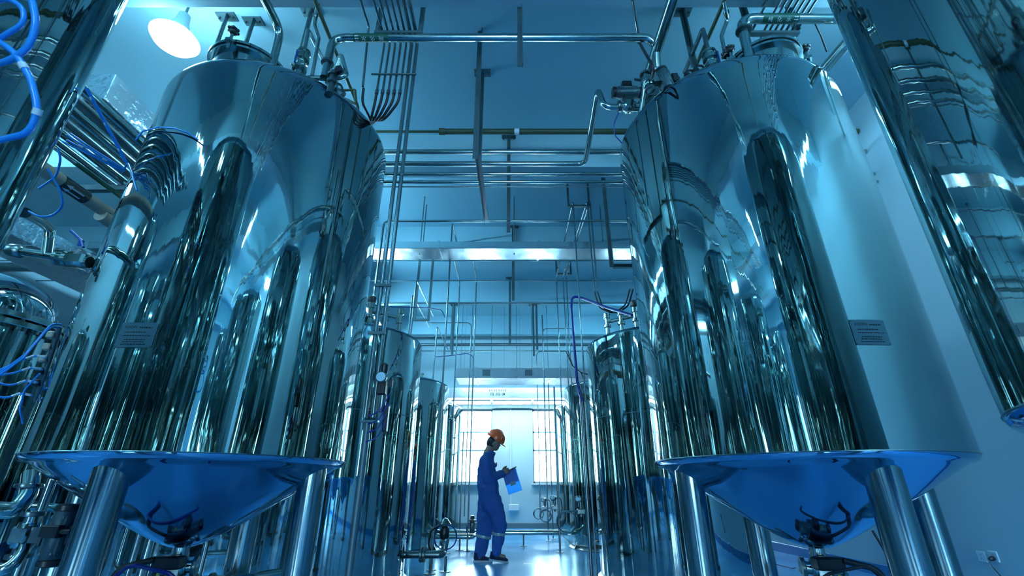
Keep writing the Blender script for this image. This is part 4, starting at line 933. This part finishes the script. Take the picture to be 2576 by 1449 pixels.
for k, (px, py, ex_, ey) in enumerate(((118, 900, 0, 945), (108, 930, 0, 950), (96, 963, -10, 955), (82, 995, -10, 985))):
    a = P(px, py, s=2.98); b = P(px-30, py-6, s=2.95); c = P(px-70, py+8, s=2.9); d = P(ex_-30, ey, s=2.8)
    hose(NTH[k]+' labelled blue hose from the top at the manifold, running off left', [a, b, c, d], .0065, bend=.1, ties=[(b, c, .3), (a, b, .5)], group='blue hoses at the manifold')
for k in range(2):
    o3 = Vector((0, 0, .02*k))
    hose(['lower', 'upper'][k]+' of two blue hoses rising from the left edge to the manifold top', [P(-30, 965, s=2.8)+o3, P(60, 900, s=2.85)+o3, P(112, 838, s=2.92)+o3, P(128, 822, s=2.95)+o3, P(152, 824, s=3.0)+o3], .0065, bend=.08, group='blue hoses at the manifold')
hose('blue hose looping down below the manifold', [P(100, 940, s=2.95), P(62, 980, s=2.95), P(50, 1030, s=2.95), P(58, 1065, s=2.97)], .006, bend=.1, group='blue hoses at the manifold')
a = P(1437, 745, Y=6.4)
hose('thick navy hose hanging beside the right row and curving to a tank top', [P(1590, 793, Y=5.2), P(1530, 775, Y=5.6), P(1465, 750, Y=5.9), P(1440, 745, Y=5.95), P(1437, 775, Y=5.95), P(1443, 850, Y=5.95), P(1452, 960, Y=5.95), P(1465, 1010, Y=5.98)], .018, 'navy_hose', bend=.15, group=None, name='cable_hose')
hose('thin blue hose sagging across above the second left tank', [P(945, 768, Y=5.4), P(985, 772, Y=5.6), P(1080, 775, Y=6.2), P(1112, 780, Y=6.5), P(1120, 800, Y=6.5)], .006, 'navy_hose', bend=.2)
hose('thin blue hose sagging between far posts left of mid aisle', [P(1095, 898, Y=8.3), P(1130, 895, Y=8.3), P(1175, 889, Y=8.36), P(1190, 895, Y=8.37), P(1190, 960, Y=8.37)], .007, 'navy_hose', bend=.1)
for k in range(2):
    a = P(1424+6*k, 884, Y=8.5)
    hose(['left', 'right'][k]+'-hand black cable looping from a far bracket onto the right row', [a, P(1440, 920, Y=8.4), P(1462, 938, Y=8.3), P(1480-10*k, 942+16*k, Y=8.3)], .011, 'rubber', bend=.15, group='black cable loops', name='black_cable')
# sockets on the right wall
for k, px in enumerate((2470, 2500)):
    p = P(px, 1400, X=XR-.006)
    t = thing('wall_socket', ['empty white wall socket, left of the pair', 'white wall socket with a black plug in it'][k], 'socket', p+Vector((0, 0, -.04)), 'pair of wall sockets')
    obj('cover', MB().box((XR-.006, p.y, p.z), (.012, .086, .086), bev=.004), 'white', t)
    h = MB()
    for dy, dz in ((-.008, .018), (.008, .018), (0, -.012), (-.012, -.022), (.012, -.022)): h.box((XR-.0125, p.y+dy, p.z+dz), (.001, .003, .007))
    obj('slots', h, 'black', t)
    if k:
        pg = thing('power_plug', 'black plug with lead in the right-hand wall socket', 'plug', p+Vector((-.03, 0, -.03)))
        obj('plug_body', MB().lathe([(.018, 0), (.02, .01), (.016, .035), (.01, .045)], p+Vector((-.007, 0, -.012)), 20, (-1, 0, -.25)), 'black', pg)
        obj('lead', MB().tube([p+Vector((-.045, 0, -.02)), p+Vector((-.07, -.01, -.06)), p+Vector((-.05, -.1, -.2)), p+Vector((-.03, -.3, -.32))], .005, .08, 8), 'black', pg)
cd_ = MB().cyl((P(1285, 1100, Y=12.68).x, 12.68, 3.3), (P(1285, 1100, Y=12.68).x, 12.68, .52), .014, seg=10)
t = obj('wall_conduit', cd_, 'white', label='thin pale conduit down the middle of the far wall', cat='conduit')
x = P(1292, 1305, Y=12.66).x
obj('junction_box', MB().box((x, 12.66, .47), (.26, .06, .14), bev=.01), 'white', t)
pipe('floor_cable', 'loose cable lying on the floor behind the right tank', [P(1945, 1418, Z=.01), P(1975, 1425, Z=.01), P(1995, 1430, Z=.01), P(2003, 1427, Z=.02), P(2012, 1437, Z=.01), P(2050, 1443, Z=.01)], .005, 'rubber', bend=.1, cat='cable')
pipe('diagonal_brace', 'thin dark rod slanting behind the right tank leg', [P(2195, 1335, Y=4.1), P(2240, 1410, Y=4.1)], .010, 'black', cat='rod')
# ================================================================ PERSON
YP = 7.18
def B(px, py, dy=0.0): return P(px, py, Y=YP+dy)
per = thing('person', 'person in blue work clothes and orange hard hat reading a phone while walking', 'person', (B(1225, 1415).x, YP, 0))
def remesh(o, vox, it=6):
    m = o.modifiers.new('remesh', 'REMESH'); m.mode = 'VOXEL'; m.voxel_size = vox; m.use_smooth_shade = True
    s = o.modifiers.new('smooth', 'SMOOTH'); s.factor = .6; s.iterations = it
    return o
body = MB()
hc = B(1243.5, 1112); Rh = Matrix.Rotation(R_(28), 3, 'Y')
body.sphere(hc, .098, (1.0, .80, 1.18), Rh, 24)
jaw = B(1246, 1124); body.sphere(jaw, .06, (1.0, .85, .85), Rh, 16)
body.cap(B(1243, 1127), B(1247.5, 1131.5), .032, .020)                    # chin
body.cap(B(1253.5, 1114.5), B(1257.5, 1121.0), .010, .014)                # nose
body.cap(B(1254, 1124.6, -.014), B(1254, 1124.6, .014), .009, .009); body.cap(B(1252.5, 1127.2, -.012), B(1252.5, 1127.2, .012), .009, .009)   # lips
for d in (-1, 1):
    body.sphere(B(1241, 1116, d*.078), .026, (.7, .35, 1.1), Rh, 12)      # ears
    body.sphere(B(1252.2, 1115.0, d*.032), .011, (1, 1, 1), None, 10)      # eye sockets
    body.cap(B(1253.5, 1112.2, d*.018), B(1251.5, 1111.8, d*.05), .007, .006)  # brows
body.cap(B(1236, 1121), B(1227, 1142), .062, .070)
body.cap(B(1226, 1168), B(1230, 1240), .10, .10); body.cap(B(1222, 1160, -.14), B(1222, 1160, .14), .045, .045)
hands = []
def hand(M_, wr, pa, sgn):
    # palm slab, four fingers curled, thumb leaving the side of the palm
    wr = Vector(wr); pa = Vector(pa); d = (pa-wr).normalized(); n = Vector((0, sgn, 0)); u = d.cross(n).normalized()
    if u.z < 0: u = -u
    for k in range(4):
        o = u*(.030-.020*k)
        M_.cap(wr+o*.6, wr+d*.08+o, .015, .012, 10)
        base = wr+d*.085+o; L = (.034, .038, .036, .028)[k]
        k1 = base+d*L*.7+n*L*.35; k2 = k1+n*L*.8-d*.003; k3 = k2-d*L*.55+n*.004
        M_.cap(base, k1, .0105, .0098, 8); M_.cap(k1, k2, .0095, .009, 8); M_.cap(k2, k3, .0088, .0078, 8)
    t0 = wr+d*.03+u*.036; t1 = t0+d*.035+u*.022+n*.012; t2 = t1+d*.034+u*.004+n*.012
    M_.cap(t0, t1, .013, .0115, 8); M_.cap(t1, t2, .011, .0095, 8)
for dy, sx, wpx in ((-.19, 1, 1262), (.17, -1, 1264)):
    sh = B(1221, 1158, dy); el = B(1227, 1206, dy*1.15); wr = B(wpx, 1190, dy*.35)
    body.cap(sh, el, .048, .04); body.cap(el, wr, .04, .027)
    hand(body, wr, B(wpx+14, 1184, dy*.15), -sx*.0+ (1 if dy < 0 else -1))
ank = {}
for d, hip, kn, an in ((-1, (1240, 1268), (1257, 1322), (1249, 1396)), (1, (1226, 1268), (1219, 1332), (1206, 1402))):
    h_ = B(*hip, d*.085); k_ = B(*kn, d*.085); a_ = B(*an, d*.05); ank[d] = a_
    body.cap(h_, k_, .08, .055); body.cap(k_, a_, .055, .038)
    body.cap(a_, a_+Vector((.10, 0, -.02)), .035, .028)
bo = obj('body', body, 'skin', per, smooth=180); remesh(bo, .0065, 4)
for d in (-1, 1):
    ey = obj('eye', MB().sphere(B(1253.6, 1115.6, d*.032), .011, seg=12), 'tag', bo, smooth=60)
    obj('iris', MB().sphere(B(1253.6, 1115.6, d*.032)+Vector((.008, d*.002, -.003)), .0055, seg=10), 'ink', bo, smooth=60)
suit = MB()
for d in (-1, 1):
    o = d*.075
    suit.cap(B(1223, 1160, o), B(1224, 1185, o), .105, .135); suit.cap(B(1224, 1185, o), B(1228, 1225, o), .135, .155)
    suit.cap(B(1228, 1225, o), B(1231, 1262, o), .155, .135)
    suit.cap(B(1227, 1147, 0), B(1220, 1158, d*.16), .07, .072)
suit.cap(B(1231, 1143), B(1226, 1156), .072, .105)
suit.cap(B(1243, 1170, .06), B(1246, 1170, -.06), .03, .03)
for dy, wpx in ((-.19, 1262), (.17, 1264)):
    sh = B(1219, 1160, dy); el = B(1227, 1206, dy*1.15); wr = B(wpx, 1192, dy*.35)
    suit.cap(sh, sh.lerp(el, .5), .077, .068); suit.cap(sh.lerp(el, .5), el, .068, .068); suit.cap(el, wr, .068, .052)
    suit.cap(wr+(el-wr)*.1, wr, .056, .056)
hipL = {}
for d, pts in ((-1, [((1240, 1262), .13), ((1250, 1295), .115), ((1257, 1318), .098), ((1254, 1350), .083), ((1249.5, 1388), .060)]), (1, [((1225, 1262), .13), ((1222, 1300), .125), ((1219, 1330), .118), ((1213, 1365), .094), ((1207, 1394), .078)])):
    for (p0, r0), (p1, r1) in zip(pts, pts[1:]): suit.cap(B(*p0, d*.085), B(*p1, d*.075), r0, r1)
rn = random.Random(5)
so = obj('coverall', suit, 'suit', per, smooth=180); remesh(so, .011, 5)
tx_ = bpy.data.textures.new('cloth_folds', 'CLOUDS'); tx_.noise_scale = .11; tx_.noise_depth = 2
dm = so.modifiers.new('folds', 'DISPLACE'); dm.texture = tx_; dm.strength = .035; dm.mid_level = .5; dm.texture_coords = 'LOCAL'
for k, d in enumerate((-1, 1)):
    p = B(1254, 1343, -.078) if d < 0 else B(1216, 1350, .075)
    ax = (B(1250, 1380, -.075)-B(1257, 1320, -.085)) if d < 0 else (B(1209, 1385, .07)-B(1219, 1332, .08))
    r0 = .094 if d < 0 else .112
    obj('reflective_band', MB().lathe([(r0, -.018), (r0+.003, 0), (r0-.003, .018)], p, 32, ax), 'stripe', per)
obj('collar', MB().lathe([(.066, -.01), (.077, .0), (.074, .035), (.064, .04)], B(1233, 1141), 32, (.35, 0, 1), capb=False, capt=False), 'suit', per)
obj('chest_pocket_pen', MB().box(B(1249, 1166, -.12), (.02, .03, .03), bev=.003), 'black', per)
hr = MB().sphere(hc+Vector((-.024, 0, -.004)), .098, (.92, .86, 1.05), Rh, 20)
hr.sphere(B(1232, 1112), .055, (.8, 1.0, 1.2), Rh, 14)
obj('hair', hr, 'hair', per, smooth=180)
for d in (-1, 1):
    a_ = ank[d]; 
    if d == 1: Q = Matrix.Translation((a_.x, a_.y, 0))
    else: Q = Matrix.Translation((a_.x-.02, a_.y, .022)) @ Matrix.Rotation(R_(7), 4, 'Y')
    # outline of the sole from heel to toe
    out = [(-.085, 0), (-.075, .028), (-.03, .036), (.03, .034), (.09, .045), (.14, .043), (.175, .025), (.185, 0), (.175, -.025), (.14, -.043), (.09, -.045), (.03, -.034), (-.03, -.036), (-.075, -.028)]
    sh = obj('shoe', MB(Q).sphere((-.03, 0, .05), .05, (1.05, .75, .95), None, 16).sphere((.05, 0, .042), .05, (1.4, .80, .72), None, 16).sphere((.115, 0, .035), .045, (1.45, .92, .62), None, 16).cyl((-.03, 0, .05), (-.035, 0, .115), .04, .043), 'shoe', per, smooth=180)
    remesh(sh, .006, 4)
    obj('sole', MB(Q).prism(out, .022, Matrix.Translation((0, 0, .012))), 'sole', sh)
# hard hat
HM = Matrix.Translation(B(1246.5, 1104.5)) @ Matrix.Rotation(R_(30), 4, 'Y')
hm = MB(HM); pr = [(.125, -.01), (.130, 0), (.128, .03), (.118, .07), (.095, .105), (.06, .128), (.025, .138), (0, .14)]
hm.lathe(pr, (0, 0, 0), 40)
for v in hm.bm.verts:
    l = HM.inverted() @ v.co; l.x *= 1.12; l.y *= .92
    v.co = HM @ l
he = obj('hard_hat', hm, 'helmet', per, smooth=60)
bm_ = MB(HM)
n = 40; inn = []; outr = []; ino = []; outo = []
for i in range(n):
    a = 2*math.pi*i/n; c, s_ = math.cos(a), math.sin(a)
    ext = .012+.06*max(0, c)**3+.014*max(0, -c)**4
    for z, A, Bq in ((0.0, inn, outr), (-.005, ino, outo)):
        A.append(bm_.v((c*.125*1.12, s_*.125*.92, z))); Bq.append(bm_.v((c*(.13*1.12+ext), s_*(.13*.92+ext*.7), z-.012*max(0, c)-.006)))
for i in range(n):
    j = (i+1) % n
    bm_.bm.faces.new((inn[i], inn[j], outr[j], outr[i])); bm_.bm.faces.new((ino[i], outo[i], outo[j], ino[j])); bm_.bm.faces.new((outr[i], outr[j], outo[j], outo[i]))
obj('brim', bm_, 'helmet', he, smooth=60)
obj('crown_ridge', MB(HM).tube([(-.125, 0, .035), (-.105, 0, .085), (-.05, 0, .132), (0, 0, .143), (.05, 0, .132), (.105, 0, .085), (.125, 0, .035)], .010, .03, 10), 'helmet', he)
# phone
f = B(1279, 1184, 0); g = B(1298, 1174.5, 0); d = (g-f).normalized()
pm = Matrix.Translation(f.lerp(g, .45)) @ Matrix((( d.x, 0, -d.z, 0), (0, 1, 0, 0), (d.z, 0, d.x, 0), (0, 0, 0, 1)))
t = thing('mobile_phone', 'dark phone held up in front of the person\'s chest', 'phone', f.lerp(g, .5))
obj('casing', MB(pm).box((0, 0, 0), (.15, .075, .012), bev=.004), 'black', t); obj('screen', MB(pm).box((0, 0, .0065), (.138, .066, .001)), 'ink', t)
# folder
A = [B(1297.5, 1176, .05), B(1314, 1233, .05), B(1279.6, 1245, .05), B(1263, 1190, .05)]
def slab(pts, th, off=0):
    m = MB(); n = (pts[1]-pts[0]).cross(pts[3]-pts[0]).normalized()
    if n.y > 0: n = -n
    lo = [m.v(p+n*(off)) for p in pts]; hi = [m.v(p+n*(off+th)) for p in pts]
    m.bm.faces.new(lo); m.bm.faces.new(hi)
    for i in range(4): m.bm.faces.new((lo[i], lo[(i+1) % 4], hi[(i+1) % 4], hi[i]))
    return m
t = thing('folder', 'bright blue folder hanging from the person\'s hand', 'folder', A[2])
obj('cover', slab(A, .004), 'folder', t, smooth=0)
obj('papers', slab([A[0].lerp(A[3], .05), A[0].lerp(A[1], .58).lerp(A[3].lerp(A[2], .58), .05), A[3].lerp(A[2], .58), A[3]], .003, .0045), 'folder2', t, smooth=0)
cc = B(1290.5, 1215.5, .05); e1_ = (A[1]-A[0]).normalized(); e2_ = (A[0]-A[3]).normalized()
obj('label_window', slab([cc+e2_*.04-e1_*.028, cc+e2_*.04+e1_*.028, cc-e2_*.04+e1_*.028, cc-e2_*.04-e1_*.028], .002, .008), 'plate', t, smooth=0)
